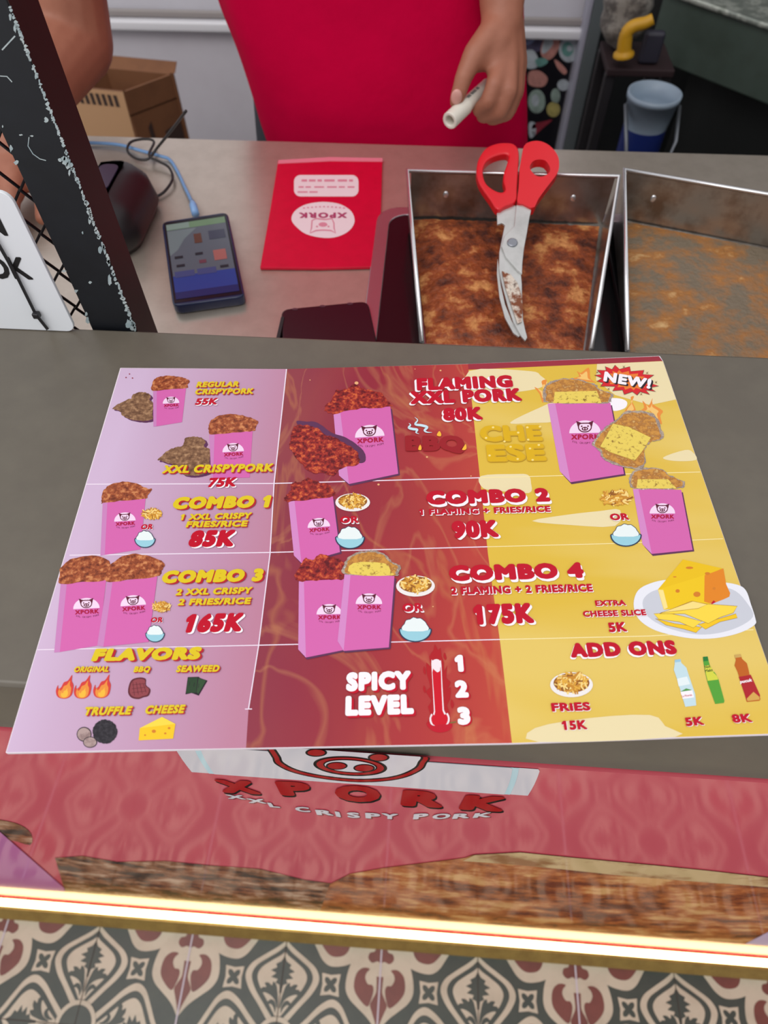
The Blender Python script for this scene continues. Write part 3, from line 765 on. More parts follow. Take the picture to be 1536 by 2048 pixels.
def words(name, s, a, b, h, face, back=None, sh=(2, 2.4), off=.05, shear=0, spacing=1.08, thick=True):
    pr = Print(bz)
    if back:
        pr.text(s, a, b, h, back, 12, off=off+(.012 if thick else 0), shear=shear, spacing=spacing, shift=sh)
    pr.text(s, a, b, h, face, 13, off=off, shear=shear, spacing=spacing)
    return pr.build(name, menu)
Y, Rr = (i_yl, i_shadowred), (i_red, i_white)
IT = .16
for nm, s, a, b, h, (fc, bk), sh, it in (
    ('item_name', 'REGULAR', (391.6,774.5), (476.5,773.5), 11.5, Y, (1.4,1.6), IT), ('item_name', 'CRISPYPORK', (388.6,789), (505.4,787.5), 11.5, Y, (1.4,1.6), IT), ('price', '55K', (389,810), (433,809), 13.5, Rr, (1.6,1.6), IT),
    ('item_name', 'XXL CRISPYPORK', (323.3,946.7), (544.5,943), 16.5, Y, (2,2), IT), ('price', '75K', (414,974.6), (470,973), 19, Rr, (2,2), IT),
    ('combo_heading', 'COMBO 1', (342,1018.6), (537,1015), 25, Y, (3.4,2.2), IT), ('combo_text', '1 XXL CRISPY', (358.6,1040.5), (501,1037), 12.5, Y, (1.6,1.6), IT), ('combo_text', 'FRIES/RICE', (370.6,1054.8), (493.4,1053), 12.5, Y, (1.6,1.6), IT),
    ('price', '85K', (373.6,1094.4), (465,1093), 34, Rr, (3,2.4), IT), ('or_text', 'OR', (281,1059), (305,1058), 10.5, Rr, (.8,.8), 0),
    ('combo_heading', 'COMBO 3', (320,1166.8), (523,1162.6), 26, Y, (3.6,2.4), IT), ('combo_text', '2 XXL CRISPY', (350,1190.8), (502,1187), 13.5, Y, (1.6,1.6), IT), ('combo_text', '2 FRIES/RICE', (354.4,1210.8), (500,1208), 13.5, Y, (1.6,1.6), IT),
    ('price', '165K', (364,1266), (481,1263), 38, Rr, (3.4,2.4), IT), ('or_text', 'OR', (300.6,1245), (325,1244.5), 10.5, Rr, (.8,.8), 0),
    ('section_heading', 'FLAVORS', (181,1322.6), (398,1319), 26, Y, (4,2.6), IT), ('flavor_name', 'ORIGINAL', (146,1344.4), (216,1343.6), 12, Y, (2,1.6), IT), ('flavor_name', 'BBQ', (266,1344.4), (298.5,1343.8), 12, Y, (2,1.6), IT),
    ('flavor_name', 'SEAWEED', (351,1344.4), (437,1343.5), 14, Y, (2,1.6), IT), ('flavor_name', 'TRUFFLE', (165,1431), (260,1429), 17.5, Y, (2.4,2), IT), ('flavor_name', 'CHEESE', (288,1428), (366.5,1426.3), 17.5, Y, (2.4,2), IT),
    ('item_name', 'FLAMING', (834,781.5), (1027,774.5), 25, Rr, (-4,2.5), 0), ('item_name', 'XXL PORK', (821.6,808.5), (1044.5,801.5), 26, Rr, (-3,2.5), 0), ('price', '80K', (887,842), (966,839), 26, Rr, (-3,2.5), 0),
    ('combo_heading', 'COMBO 2', (853,1009.8), (1101.5,1003), 28, Rr, (3,5), 0), ('combo_text', '1 FLAMING + FRIES/RICE', (838.6,1030.5), (1102,1023.5), 12.5, (i_red, i_white), (1.5,1.5), 0), ('price', '90K', (905,1077), (998,1074), 35, Rr, (4,3), 0),
    ('or_text', 'OR', (680,1046.5), (717,1045.8), 14, Rr, (1.8,2), 0), ('or_text', 'OR', (1221.7,1041), (1259,1039.5), 14, Rr, (1.6,1.6), 0),
    ('combo_heading', 'COMBO 4', (898.7,1162.7), (1170,1155.7), 32, Rr, (3.4,5), 0), ('combo_text', '2 FLAMING + 2 FRIES/RICE', (901.8,1189.5), (1186.5,1183), 16, Rr, (1.5,1.5), 0), ('price', '175K', (949,1250), (1069,1246), 41, Rr, (4,3.4), 0),
    ('add_on_text', 'EXTRA', (1191.4,1212), (1252.6,1210.7), 11.5, Rr, (1.2,1.2), 0), ('add_on_text', 'CHEESE SLiCE', (1167,1234), (1293.5,1230.5), 12.5, Rr, (1.2,1.2), 0), ('price', '5K', (1218.7,1264.8), (1254.8,1262.8), 20, Rr, (1.5,1.5), 0),
    ('section_heading', 'ADD ONS', (1143,1315.5), (1356,1308.5), 29.5, Rr, (-2,3.5), 0), ('add_on_text', 'FRiES', (1104,1423.3), (1182,1421), 17.5, Rr, (1.2,1.2), 0), ('price', '15K', (1125.4,1460.5), (1175,1458.5), 19, Rr, (1,1), 0),
    ('price', '5K', (1372.7,1452.8), (1409,1449.7), 18, Rr, (1,1), 0), ('price', '8K', (1466.5,1446), (1505.6,1444), 18, Rr, (1,1), 0),
    ('or_text', 'OR', (805,1223.8), (846.5,1222.6), 17, Rr, (2.4,2.4), 0), ('spice_text', 'SPICY', (692,1383), (822.5,1379), 38, (i_white, i_red), (4,4), 0), ('spice_text', 'LEVEL', (690.4,1432), (828,1428), 40, (i_white, i_red), (4,4), 0),
    ('spice_number', '1', (911,1343.8), (928,1343.4), 34, (i_white, i_red), (3.4,2.4), 0), ('spice_number', '2', (911,1395.8), (938,1395), 35, (i_white, i_red), (3.4,2.4), 0), ('spice_number', '3', (916,1450), (942,1449), 36, (i_white, i_red), (3.4,2.4), 0)):
    big = h > 22
    words(nm, s, a, b, h, fc, bk, sh, off=.085 if big else .06, shear=it, spacing=1.18 if big else 1.12)
words('flavor_name', 'BBQ', (811,902), (930,902), 31, ink('dark_red_letters', (150, 30, 38)), None, off=.07)
i_chy = ink('cheese_letters', (214, 170, 24))
words('flavor_name', 'CHE', (961.5,882.8), (1086,881), 32, i_chy, ink('cheese_letter_edge', (204, 160, 40)), (1.5,1.5), off=.055); words('flavor_name', 'ESE', (975.6,923), (1093.5,920.5), 34, i_chy, ink('cheese_letter_edge', (0,0,0)), (1.5,1.5), off=.055)
pr = Print(bz)
for u, v in K3([(205,500),(245,440),(310,520),(388,470),(440,440),(445,510),(225,600),(345,550),(385,620),(455,560),(470,625),(505,540),(512,436)]):
    pr.poly(ell(u, v, 2.6, 2, 10), ink('cheese_hole', (238, 214, 130)), 13.4)
pr.build('cheese_hole_picture', menu)
# steam over BBQ and small flames on its letters
pr = Print(bz); i_steam = ink('steam_blue', (196, 222, 232))
for pts in (K2([(1058,418),(1080,440),(1062,470),(1110,478),(1150,492),(1130,515),(1150,528),(1185,530)]), K2([(1015,462),(1028,475),(1015,495),(1045,505),(1078,510),(1068,530),(1090,540)])):
    pr.line([(p.x, p.y) for p in cr([(a, b, 0) for a, b in pts], 4, False)], 5, i_steam, 13, taper=True)
i_fy = ink('flame_yellow', (240, 180, 60))
for pts in (K2([(1085,655),(1090,632),(1100,620),(1108,640),(1105,658)]), K2([(1220,550),(1238,520),(1252,540),(1248,558)]), K2([(1405,655),(1420,630),(1432,615),(1438,645),(1425,658)])):
    pr.poly(pts, i_fy, 13.4, 3)
pr.build('steam_picture', menu)

# NEW! burst
N1b = N1; cx, cy = 430, 235
pr = Print(bz)
outer = [(60,180),(140,170),(90,120),(195,125),(185,78),(265,112),(300,62),(350,110),(470,80),(480,135),(635,122),(620,170),(750,178),(680,225),(740,245),(715,275),(805,305),(700,325),(770,370),(655,352),(700,405),(590,372),(555,412),(500,372),(405,405),(385,352),(270,362),(300,310),(130,308),(160,270),(90,250),(150,215)]
pr.poly(N1(shr(outer, 1.03, (cx, cy))), ink('burst_grey', (86, 70, 70)), 8); pr.poly(N1(outer), ink('burst_red', (206, 36, 44)), 8.3)
pr.poly(N1(shr(outer, .68, (cx+5, cy+2))), ink('burst_orange', (226, 122, 50)), 8.6)
for u, v in ((400,80),(85,145),(675,152),(780,262),(220,340),(605,402)):
    pr.poly(N1([(u-16,v+16),(u-3,v),(u-16,v-16),(u,v-4),(u+18,v-18),(u+4,v),(u+18,v+16),(u,v+5)]), ink('sparkle', (120, 90, 50)), 8.4)
a, b = N1([(155,250),(712,342)])
for sh, m, l in (((3.4,2.6), i_black, 12), ((1.6,1.4), i_black, 12.2), ((0,0), i_white, 13)):
    pr.text('NEW!', a, b, 20, m, l, off=.06, up=(.16, -1), spacing=1.15, shift=sh)
pr.build('new_burst', menu)

# flavour icons
def flame_icon(x, y, s):
    pr = Print(bz); K = c_(x, y, s)
    for m, l, sc in ((ink('flame_red', (206, 62, 56)), 4, 1), (i_fl1, 4.3, .74), (i_fy, 4.6, .40)):
        base = [(-45,40),(-50,10),(-38,-20),(-36,0),(-20,-8),(-5,-35),(18,-45),(42,-78),(40,-45),(50,-20),(46,15),(36,40),(10,56),(-25,55)]
        pr.poly(K(shr(base, sc, (-2, 46))), m, l, 3)
    return pr.build('flame_icon', menu)
for q in ((368,845),(470,845),(580,842)):
    u, v = one(K4, *q); flame_icon(u, v, .3516)
pr = Print(bz)
stk = [(728,860),(745,800),(790,782),(828,790),(830,825),(855,850),(845,885),(815,895),(785,905),(745,895)]
pr.poly(K4(stk), ink('steak_dark', (96, 40, 48)), 4, 4); pr.poly(K4(shr(stk, .86, (796, 840))), ink('steak_mid', (140, 66, 72)), 4.3, 4)
for k in range(4): pr.line(K4([(755+k*20, 805+k*4), (765+k*22, 885-k*6)]), 1, ink('steak_dark', (0,0,0)), 4.6)
for k in range(3): pr.line(K4([(750, 825+k*22), (830, 815+k*22)]), .8, ink('steak_dark', (0,0,0)), 4.6)
pr.build('steak_icon', menu)
pr = Print(bz)
pr.poly(K4([(1068,780),(1130,778),(1138,785),(1180,800),(1130,885),(1090,870),(1055,878)]), i_black, 4); pr.poly(K4([(1070,783),(1125,781),(1115,868),(1058,872)]), ink('seaweed_dark', (44, 66, 44)), 4.3); pr.poly(K4([(1130,784),(1172,800),(1128,876),(1118,866)]), ink('seaweed', (52, 76, 50)), 4.4)
for k in range(3): pr.line(K4([(1080+k*26, 805+k*6), (1076+k*26, 830+k*6)]), 1, i_black, 4.6)
pr.build('seaweed_icon', menu)
pr = Print(bz); i_tr = ink('truffle_black', (38, 34, 40), noise=((58, 54, 60), 500, .45, .6)); i_trc = ink('truffle_cut', (172, 148, 144), noise=((140, 116, 114), 300, .45, .6))
pr.poly(rough_blob(K4(ell(597, 1090, 70, 68, 14)), .8), i_tr, 4)
for ex, ey, rx, ry, l in ((478,1105,42,42,4.3),(512,1150,40,32,4.8)):
    pr.poly(K4(ell(ex, ey, rx, ry, 20)), i_black, l); pr.poly(K4(ell(ex, ey, rx*.9, ry*.88, 20)), i_trc, l+.2)
pr.build('truffle_icon', menu)
i_c1, i_c2, i_c3, i_c4 = ink('cheese_light', (240, 208, 70)), ink('cheese_mid', (236, 192, 36)), ink('cheese_orange', (220, 130, 36)), ink('cheese_pit', (206, 122, 40))
pr = Print(bz)
pr.poly(K4([(795,1070),(922,1006),(998,1046),(985,1130),(788,1140)]), i_c2, 4); pr.poly(K4([(795,1070),(922,1006),(998,1046)]), i_c1, 4.3)
for ex, ey, r in ((875,1088,12),(825,1110,6),(962,1070,8),(940,1100,7)): pr.poly(K4(ell(ex, ey, r, r*.8, 12)), i_c4, 4.5)
pr.build('cheese_icon', menu)

# spice thermometer
T5 = K5
pr = Print(bz); i_thr = ink('thermo_flame', (172, 30, 38)); i_thf = ink('thermo_red', (200, 20, 40)); i_thw = ink('thermo_white', (236, 222, 228))
pr.poly(T5([(1185,1200),(1215,1150),(1195,1090),(1220,1050),(1180,990),(1212,960),(1190,880),(1185,800),(1215,830),(1205,760),(1232,720),(1240,680),(1262,720),(1278,705),(1285,760),(1300,800),(1300,860),(1322,820),(1315,900),(1345,930),(1320,980),(1345,960),(1340,1040),(1320,1080),(1335,1120),(1345,1200),(1330,1240),(1268,1258),(1215,1240)]), i_thr, 4, 2)
for pts in ([(1170,825),(1182,850),(1180,880),(1165,860)], [(1170,950),(1182,975),(1176,1000),(1164,975)], [(1305,735),(1318,770),(1308,785),(1296,760)], [(1350,1040),(1366,1075),(1355,1100),(1344,1075)]):
    pr.poly(T5(pts), i_thr, 4, 3)
tube = [(1218,810),(1226,788),(1252,778),(1276,790),(1284,815),(1300,1110),(1325,1130),(1338,1165),(1330,1200),(1300,1215),(1240,1215),(1212,1200),(1206,1165),(1218,1135),(1235,1118)]
pr.poly(T5(tube), i_thw, 4.4, 2); pr.poly(T5(shr([(1224,860),(1238,845),(1255,860),(1275,850),(1280,830),(1292,1115),(1316,1138),(1328,1168),(1320,1200),(1300,1215),(1240,1215),(1222,1196),(1216,1165),(1228,1140),(1242,1124)], .98, (1265, 1100))), i_thf, 4.7, 2)
pr.poly(T5([(1185,1195),(1225,1215),(1270,1205),(1320,1205),(1350,1195),(1352,1225),(1320,1250),(1265,1258),(1215,1240)]), ink('chilli_tip', (186, 24, 44)), 5, 3)
pr.line(T5([(1340,1195),(1362,1192),(1380,1188)]), 2.4, ink('chilli_stalk', (120, 110, 60)), 5.1)
pr.build('spice_thermometer_picture', menu)

# cheese plate
Q7 = c_(1260, 1100, .17969)
pr = Print(bz)
pl = [(p[0], p[1]) for p in Q7([(40,600),(90,450),(230,370),(420,330),(700,330),(960,350),(1190,385),(1290,450),(1345,600),(1395,760),(1390,830),(1240,915),(1000,975),(740,988),(480,950),(250,880),(90,760)])]
pr.poly(pl, ink('plate_rim', (226, 226, 234)), 3, 4)
pr.poly(Q7([(140,590),(200,490),(350,430),(650,400),(1000,410),(1180,460),(1310,600),(1370,740),(1200,860),(950,930),(700,935),(400,860),(200,740)]), ink('plate_well', (196, 198, 208)), 3.3, 4)
pr.poly(Q7([(310,440),(590,105),(1030,205),(830,290)]), ink('cheese_top', (228, 186, 26)), 4)
pr.poly(Q7([(310,440),(830,280),(830,560),(900,600),(640,640),(375,665)]), ink('cheese_front', (232, 192, 30)), 4.1)
pr.poly(Q7([(830,282),(1040,205),(1070,380),(1115,480),(1105,520),(1040,550),(910,600),(825,575)]), i_c3, 4.2)
pr.poly(Q7([(312,440),(370,445),(420,640),(378,662)]), ink('cheese_corner', (240, 218, 140)), 4.3)
for ex, ey, rx, ry in ((662,198,42,14),(498,299,20,7),(530,456,24,20),(745,493,40,30),(862,262,30,16),(936,428,18,16)): pr.poly(Q7(ell(ex, ey, rx, ry, 16)), i_c4, 4.5)
pr.poly(Q7([(905,590),(930,560),(955,580),(910,605)]), i_red, 4.5)
for pts, m, l in (([(285,765),(500,820),(800,860),(735,920),(600,880),(400,835)], i_c2, 4.6), ([(760,830),(1180,710),(1195,755),(1000,800),(840,882)], i_c2, 4.6),
                  ([(265,710),(420,700),(600,740),(800,795),(705,868),(550,800),(320,770)], i_c1, 4.8), ([(610,710),(330,710),(480,650),(680,570),(850,600),(1195,625),(1150,700),(1000,750),(870,818)], i_c1, 5), ([(340,700),(480,650),(700,570),(860,605),(760,650)], ink('cheese_slice_sheen', (242, 214, 130)), 5.1)):
    pr.poly(Q7(pts), m, l); pr.line(Q7(pts), .9, i_chl, l+.05, closed=True)
pr.build('cheese_plate_picture', menu)

# drinks
pr = Print(bz)
pr.poly(K6([(1112,545),(1138,541),(1142,558),(1165,580),(1178,620),(1205,700),(1210,752),(1160,758),(1140,690),(1122,630),(1108,590),(1112,565)]), ink('water_blue', (190, 214, 222)), 4)
pr.poly(K6([(1112,545),(1138,541),(1140,553),(1113,556)]), ink('cap_blue', (150, 192, 214)), 4.3); pr.poly(K6([(1122,630),(1168,620),(1182,655),(1130,665)]), ink('water_light', (222, 232, 234)), 4.3)
pr.poly(K6([(1138,690),(1192,680),(1200,715),(1148,722)]), i_white, 4.4); pr.poly(K6([(1138,690),(1164,674),(1192,682)]), ink('label_green', (84, 150, 80)), 4.5)
a, b = K6([(1146,715),(1192,708)]); pr.text('Le Minerale', a, b, 4.4, i_red, 4.8, off=.01)
pr.build('water_bottle_picture', menu)
pr = Print(bz); i_gr = ink('bottle_green', (84, 156, 56))
pr.poly(K6([(1240,531),(1262,529),(1266,548),(1275,580),(1300,610),(1312,635),(1338,730),(1336,740),(1296,745),(1262,650),(1250,600),(1242,552)]), i_gr, 4)
pr.poly(K6([(1240,531),(1262,529),(1266,548),(1242,552)]), ink('cap_green', (40, 120, 56)), 4.3)
pr.poly(K6([(1252,600),(1276,590),(1304,618),(1310,634),(1262,640)]), ink('bottle_lime', (206, 206, 70)), 4.3); pr.poly(K6([(1246,572),(1272,568),(1290,600),(1254,606)]), ink('bottle_lime', (0,0,0)), 4.4)
for tx, q in (('Nut', [(1250,585),(1276,578)]), ('Melo', [(1252,602),(1286,596)])):
    a, b = K6(q); pr.text(tx, a, b, 6, ink('label_dark', (30, 60, 34)), 4.8, off=.02)
pr.build('green_bottle_picture', menu)
pr = Print(bz)
pr.poly(K6([(1383,522),(1412,518),(1418,540),(1440,560),(1448,590),(1456,630),(1480,680),(1502,722),(1498,730),(1440,736),(1420,670),(1398,600),(1384,570),(1390,545)]), ink('tea_amber', (186, 96, 32)), 4)
pr.poly(K6([(1383,522),(1412,518),(1415,532),(1386,536)]), ink('cap_tan', (196, 160, 90)), 4.3)
pr.poly(K6([(1403,622),(1458,612),(1500,705),(1498,725),(1440,732)]), ink('tea_label_red', (170, 36, 44)), 4.3); pr.poly(K6([(1440,720),(1470,690),(1496,712),(1498,725),(1442,732)]), ink('tea_label_gold', (206, 160, 80)), 4.5)
a, b = K6([(1410,652),(1464,642)]); pr.text('pucuk', a, b, 6.5, i_white, 4.8, off=.04, shear=.2)
pr.build('tea_bottle_picture', menu)

# ================================================================== ON THE WORKTOP
# ---- crumb trays
m_tray = mat('tray_steel', (172, 168, 164), .26, metal=.9, noise=((128, 110, 96), 22, .45, .7))
m_rim = mat('tray_rim', (226, 224, 226), .22, metal=.85)
m_crumb = mat('crumbs_brown', (70, 26, 12), .62, noise=((152, 70, 26), 34, .36, .54, (208, 142, 82)), bump=(160, .9, .004))
m_crumb2 = mat('crumbs_thin', (116, 102, 84), .5, noise=((160, 104, 48), 26, .42, .60, (206, 168, 116)), bump=(190, .6, .003))
def tray(label, BL3, BR3, FL3, FR3, hb, hs, crumb, clabel, n=46, film=.3):
    """scoop-shaped tray: floor corners back-left, back-right, front-left, front-right; hb back wall height, hs side height"""
    t = thing('crumb_tray', (BL3+BR3+FL3+FR3)/4, label, 'tray', 'steel crumb trays on the worktop')
    up = Vector((0, 0, 1)); th = .0016
    mb = MB()
    mb.prism([FL3, FR3, BR3, BL3], (0, 0, -th), m_tray)
    mb.build('tray_floor', t)
    mb = MB(); mb.prism([BL3, BR3, BR3+up*hb, BL3+up*hb], (0, th, 0), m_tray)
    for k in (.18, .82):
        p = BL3.lerp(BR3, k)+up*hb*.55; mb.ball(p, (.0032, .0018, .0042), m_rim, 8)
    bw = mb.build('back_wall', t)
    for A, B, sg in ((FL3, BL3, -1), (FR3, BR3, 1)):
        mb = MB(); mb.prism([A, B, B+up*hb+Vector((sg*.004, 0, 0)), A+up*hs+Vector((sg*.004, 0, 0))], (sg*th, 0, 0), m_tray); mb.build('side_wall', t)
    mb = MB(); mb.prism([FL3, FR3, FR3+up*hs*.9, FL3+up*hs*.9], (0, -th, 0), m_tray); mb.build('front_lip', t)
    path = [FL3+up*hs+Vector((-.004, 0, 0)), BL3+up*hb+Vector((-.004, 0, 0)), BR3+up*hb+Vector((.004, 0, 0)), FR3+up*hs+Vector((.004, 0, 0))]
    mb = MB(); mb.tube(path, .0026, m_rim, 8); mb.build('rolled_rim', t, smooth=True)
    # the crumbs lie on the floor as an uneven layer
    mb = MB(); k = mb.mi(crumb); G = {}
    rnd = random.Random(3)
    for i in range(n+1):
        for j in range(n+1):
            a = .012+.976*i/n; b = .015+.97*j/n
            p = FL3.lerp(FR3, a).lerp(BL3.lerp(BR3, a), b)
            h = .0006+film*.012*max(0, math.sin(3.1*a+1.3*b)*.4+.5+rnd.uniform(-.22, .22)) * min(1, 6*min(a, 1-a)+.25)*min(1, 6*min(b, 1-b)+.3)
            G[i, j] = len(mb.v); mb.v.append(p+up*h)
    for i in range(n):
        for j in range(n): mb.f.append((G[i, j], G[i+1, j], G[i+1, j+1], G[i, j+1])); mb.m.append(k)
    o = mb.build('breading_crumbs', smooth=True)
    tag(o, clabel, 'crumbs', kind='stuff')
    return t
zt = ZW+.012
zr_ = ZW+.070
bl, br = PZ(822, 342, zr_), PZ(1231, 353, zr_)
fl, fr = PZ(852, 688, zt+.012), PZ(1173, 702, zt+.012)
q = lambda p, z: Vector((p.x, p.y, z))
tray('tapered steel tray full of dark brown crumbs under the red scissors', q(bl, zt), q(br, zt), q(fl, zt), q(fr, zt), zr_-zt, .014, m_crumb, 'reddish brown breading crumbs filling the tray under the scissors', film=.75)
bl2, br2 = PZ(1256, 340, zr_), PZ(1640, 408, zr_)
fl2, fr2 = PZ(1262, 706, zt+.012), PZ(1640, 735, zt+.012)
tray('wide steel tray at the right edge with only a thin layer of crumbs', q(bl2, zt), q(br2, zt), q(fl2, zt), q(fr2, zt), zr_-zt, .014, m_crumb2, 'thin greyish tan crumbs in the right-hand tray', film=.25)
# black basin under the trays
m_blk = mat('basin_black', (18, 18, 20), .16, spec=.6)
m_chrome = mat('basin_rim', (196, 178, 184), .18, metal=.85)
ba = PZ(786, 446, ZW); bb = PZ(776, 660, ZW)
xl, yt = ba.x-.004, ba.y+.012; xr, yb = .62, .424
basin = thing('fryer_basin', ((xl+xr)/2, (yt+yb)/2, ZW), 'black basin with a rounded steel rim sunk beneath the two crumb trays', 'basin')
out = [Vector((x, y, ZW+.0002)) for x, y in rrect(xl-.016, yb-.002, xr+.016, yt+.016, .03, 6)]
inn = [Vector((x, y, ZW+.0002)) for x, y in rrect(xl, yb+.002, xr, yt, .022, 6)]
mb = MB(); mb.ring(out, inn, (0, 0, .004), m_chrome); mb.build('basin_rim', basin, bevel=.0012)
mb = MB(); mb.prism([Vector((p.x, p.y, ZW+.0032)) for p in inn], (0, 0, -.003), m_blk); mb.build('basin_floor', basin)
for i, x in enumerate((.205, .2225)):
    mb = MB(); mb.box((x+.0, (yb+yt)/2+.01, ZW+.0065), (.006, yt-yb-.05, .0066), m_blk); mb.build('basin_rail', basin, bevel=.002)

# ---- scissors lying across the crumbs
m_sred = mat('scissor_red', (214, 22, 36), .32, spec=.5)
m_blade = mat('blade_steel', (206, 206, 204), .34, metal=.55, noise=((186, 186, 184), 40, .4, .7))
m_soil = mat('soiled_steel', (120, 62, 30), .5, noise=((216, 204, 190), 60, .44, .56, (70, 34, 22)))
sa, sb, sc = PZ(1035, 300, ZW+.088), PZ(1043, 680, ZW+.030), PZ(1150, 305, ZW+.088)
sn = (sb-sa).cross(sc-sa).normalized()
if sn.z < 0: sn = -sn
def SP(pts, h=0): return [PP(u, v, sa, sn)+sn*h for u, v in pts]
D5 = c_(740, 280, .33854)
sciss = thing('kitchen_scissors', PP(1030, 430, sa, sn)-sn*.006, 'red-handled kitchen scissors with soiled curved blades lying across a crumb tray', 'scissors')
def sm2(pts, n=5): return [(p.x, p.y) for p in cr([(a, b, 0) for a, b in pts], n)]
def resample(pts, n):
    P = [Vector(p) for p in pts]; L = [0]
    for i in range(len(P)): L.append(L[-1]+(P[(i+1) % len(P)]-P[i]).length)
    o = []; i = 0
    for k in range(n):
        t = L[-1]*k/n
        while L[i+1] < t: i += 1
        o.append(tuple(P[i].lerp(P[(i+1) % len(P)], (t-L[i])/max(1e-9, L[i+1]-L[i]))))
    return o
def handle(outer, hole, name):
    O = resample(sm2(D5(outer), 6), 56); H = resample(sm2(D5(hole), 6), 56)
    c = (sum(p[0] for p in H)/56, sum(p[1] for p in H)/56)
    ang = lambda p: math.atan2(p[1]-c[1], p[0]-c[0])
    # start both outlines at the same bearing from the middle of the finger hole
    def turn(L):
        L = L if area2(L) > 0 else L[::-1]
        i = min(range(len(L)), key=lambda i: abs(ang(L[i])-1.2)); return L[i:]+L[:i]
    mb = MB(); mb.ring(SP(turn(O), .005), SP(turn(H), .005), -sn*.010, m_sred)
    return mb.build(name, sciss, bevel=.0032, seg=3)
handle([(640,130),(680,70),(740,42),(800,36),(850,45),(876,90),(872,200),(866,300),(858,380),(800,408),(750,432),(705,370),(650,290),(628,230),(628,180)], [(665,215),(675,165),(710,128),(770,105),(815,110),(806,160),(788,215),(784,260),(796,310),(770,328),(720,308),(680,270)], 'handle')
handle([(905,60),(940,34),(1000,30),(1060,60),(1105,120),(1110,190),(1090,235),(1040,300),(990,370),(960,422),(900,400),(866,388),(874,300),(880,190),(890,130)], [(940,190),(955,152),(990,138),(1030,145),(1055,180),(1055,212),(1020,236),(975,232)], 'handle')
mb = MB(); mb.prism(SP(D5([(874,110),(882,60),(900,62),(888,120),(876,160)]), .002), -sn*.005, mat('handle_grey', (150, 140, 126), .5)); mb.build('handle_bumper', sciss)
bl_a = [(750,430),(800,408),(855,384),(870,396),(880,460),(876,560),(860,640),(890,760),(898,850),(900,960),(905,1060),(918,1120),(930,1165),(918,1186),(895,1160),(850,1080),(815,980),(780,850),(762,760),(764,660),(782,570),(796,500),(780,488),(752,498)]
bl_b = [(862,396),(900,398),(950,425),(940,470),(925,560),(908,650),(898,740),(896,800),(870,780),(800,700),(775,640),(790,580),(850,520)]
mb = MB(); mb.prism(SP(D5(bl_b), .0028), -sn*.0028, m_blade); mb.build('blade', sciss, bevel=.0006)
mb = MB(); mb.prism(SP(D5(bl_a), .0), -sn*.0028, m_blade); mb.build('blade', sciss, bevel=.0006)
mb = MB(); mb.prism(SP(D5([(756,690),(752,780),(768,920),(800,1040),(850,1130),(880,1152),(890,1145),(840,1060),(800,960),(775,850)]), -.0028), -sn*.002, m_blade); mb.build('blade_edge', sciss)
mb = MB()
mb.prism(SP(D5([(778,780),(830,800),(870,850),(896,930),(900,1000),(895,1080),(870,1090),(840,1000),(800,880)]), .0016), -sn*.0012, m_soil)
mb.build('food_residue', sciss)['label'] = 'brown food residue on the blades'
pc = PP(*D5([(838, 620)])[0], sa, sn)
mb = MB(); mb.prism([pc+sn*.0045+(Vector((1,0,0))*math.cos(g)+sn.cross(Vector((1,0,0)))*math.sin(g))*.0055 for g in [i*math.pi/8 for i in range(16)]], -sn*.004, mat('rivet_steel', (150, 152, 160), .25, metal=.8)); mb.build('pivot_screw', sciss, bevel=.0012)

# ---- red paper bag
m_rb = mat('paper_red', (206, 0, 48), .5, spec=.3, noise=((196, 0, 44), 60, .4, .7)); m_rbl = mat('paper_red_pale', (226, 120, 140), .5)
m_rw = mat('paper_white_print', (232, 204, 210), .5, spec=.2); m_rp = mat('paper_pink_print', (214, 130, 150), .5, spec=.2)
zb2 = ZW+.004
pb = thing('paper_bag', PZ(650, 430, ZW), 'flat red paper bag with a white pig emblem, lying upside down on the steel worktop', 'paper bag')
mb = MB(); mb.prism([PZ(*p, zb2) for p in ((520,535),(640,536),(757,533),(762,420),(765,316),(660,314),(556,320),(540,420))][::1], (0, 0, -.0035), m_rb); mb.build('bag_body', pb, bevel=.0008)
mb = MB(); mb.prism([PZ(*p, zb2+.0006) for p in ((556,327),(660,322),(765,323),(765,316),(660,314),(557,320))], (0, 0, -.0005), m_rbl); mb.build('folded_top', pb)
pr = Print(lambda u, v, l: PZ(u, v, zb2+.0002+l*.00008), (778, 1950))
pr.poly([(p[0], p[1]) for p in rrect(588, 350, 717, 393, 13)], m_rw, 0)
r8 = random.Random(4)
for y, x0, x1 in ((361, 603, 706), (374, 597, 709), (384, 595, 640)):
    x = x0
    while x < x1:
        wd = r8.uniform(8, 22); pr.line([(x, y), (min(x+wd, x1), y)], 4.6 if y < 365 else 3.2, m_rp, 1); x += wd+r8.uniform(3, 7)
pr.poly([(583,440),(588,424),(606,411),(630,405),(655,404),(682,409),(702,422),(709,438),(706,452),(692,466),(668,475),(640,475),(612,468),(594,455)], m_rw, 0, 3)
pr.text('XPORK', (694,425), (598,425), 11, mat('paper_dark_print', (170, 60, 100), .5), 2, off=.06, up=(0, 1), spacing=1.3)
hd = [(624,441),(632,437),(650,439),(664,437),(668,447),(668,456),(671,466),(662,461),(646,460),(632,461),(620,466),(623,456)]
pr.line(hd, 2.6, m_rp, 2, closed=True)
pr.poly(ell(646, 449, 9, 4.6, 12), m_rp, 2)
for u in (634, 657): pr.poly(ell(u, 453, 2.2, 1.8, 8), m_rp, 2)
for i in range(11): pr.line([(606+i*8, 416-2.6*math.sin(i/10*math.pi)), (610+i*8, 416-2.6*math.sin(i/10*math.pi))], 2.4, m_rp, 2)
pr.build('printed_emblem', pb)

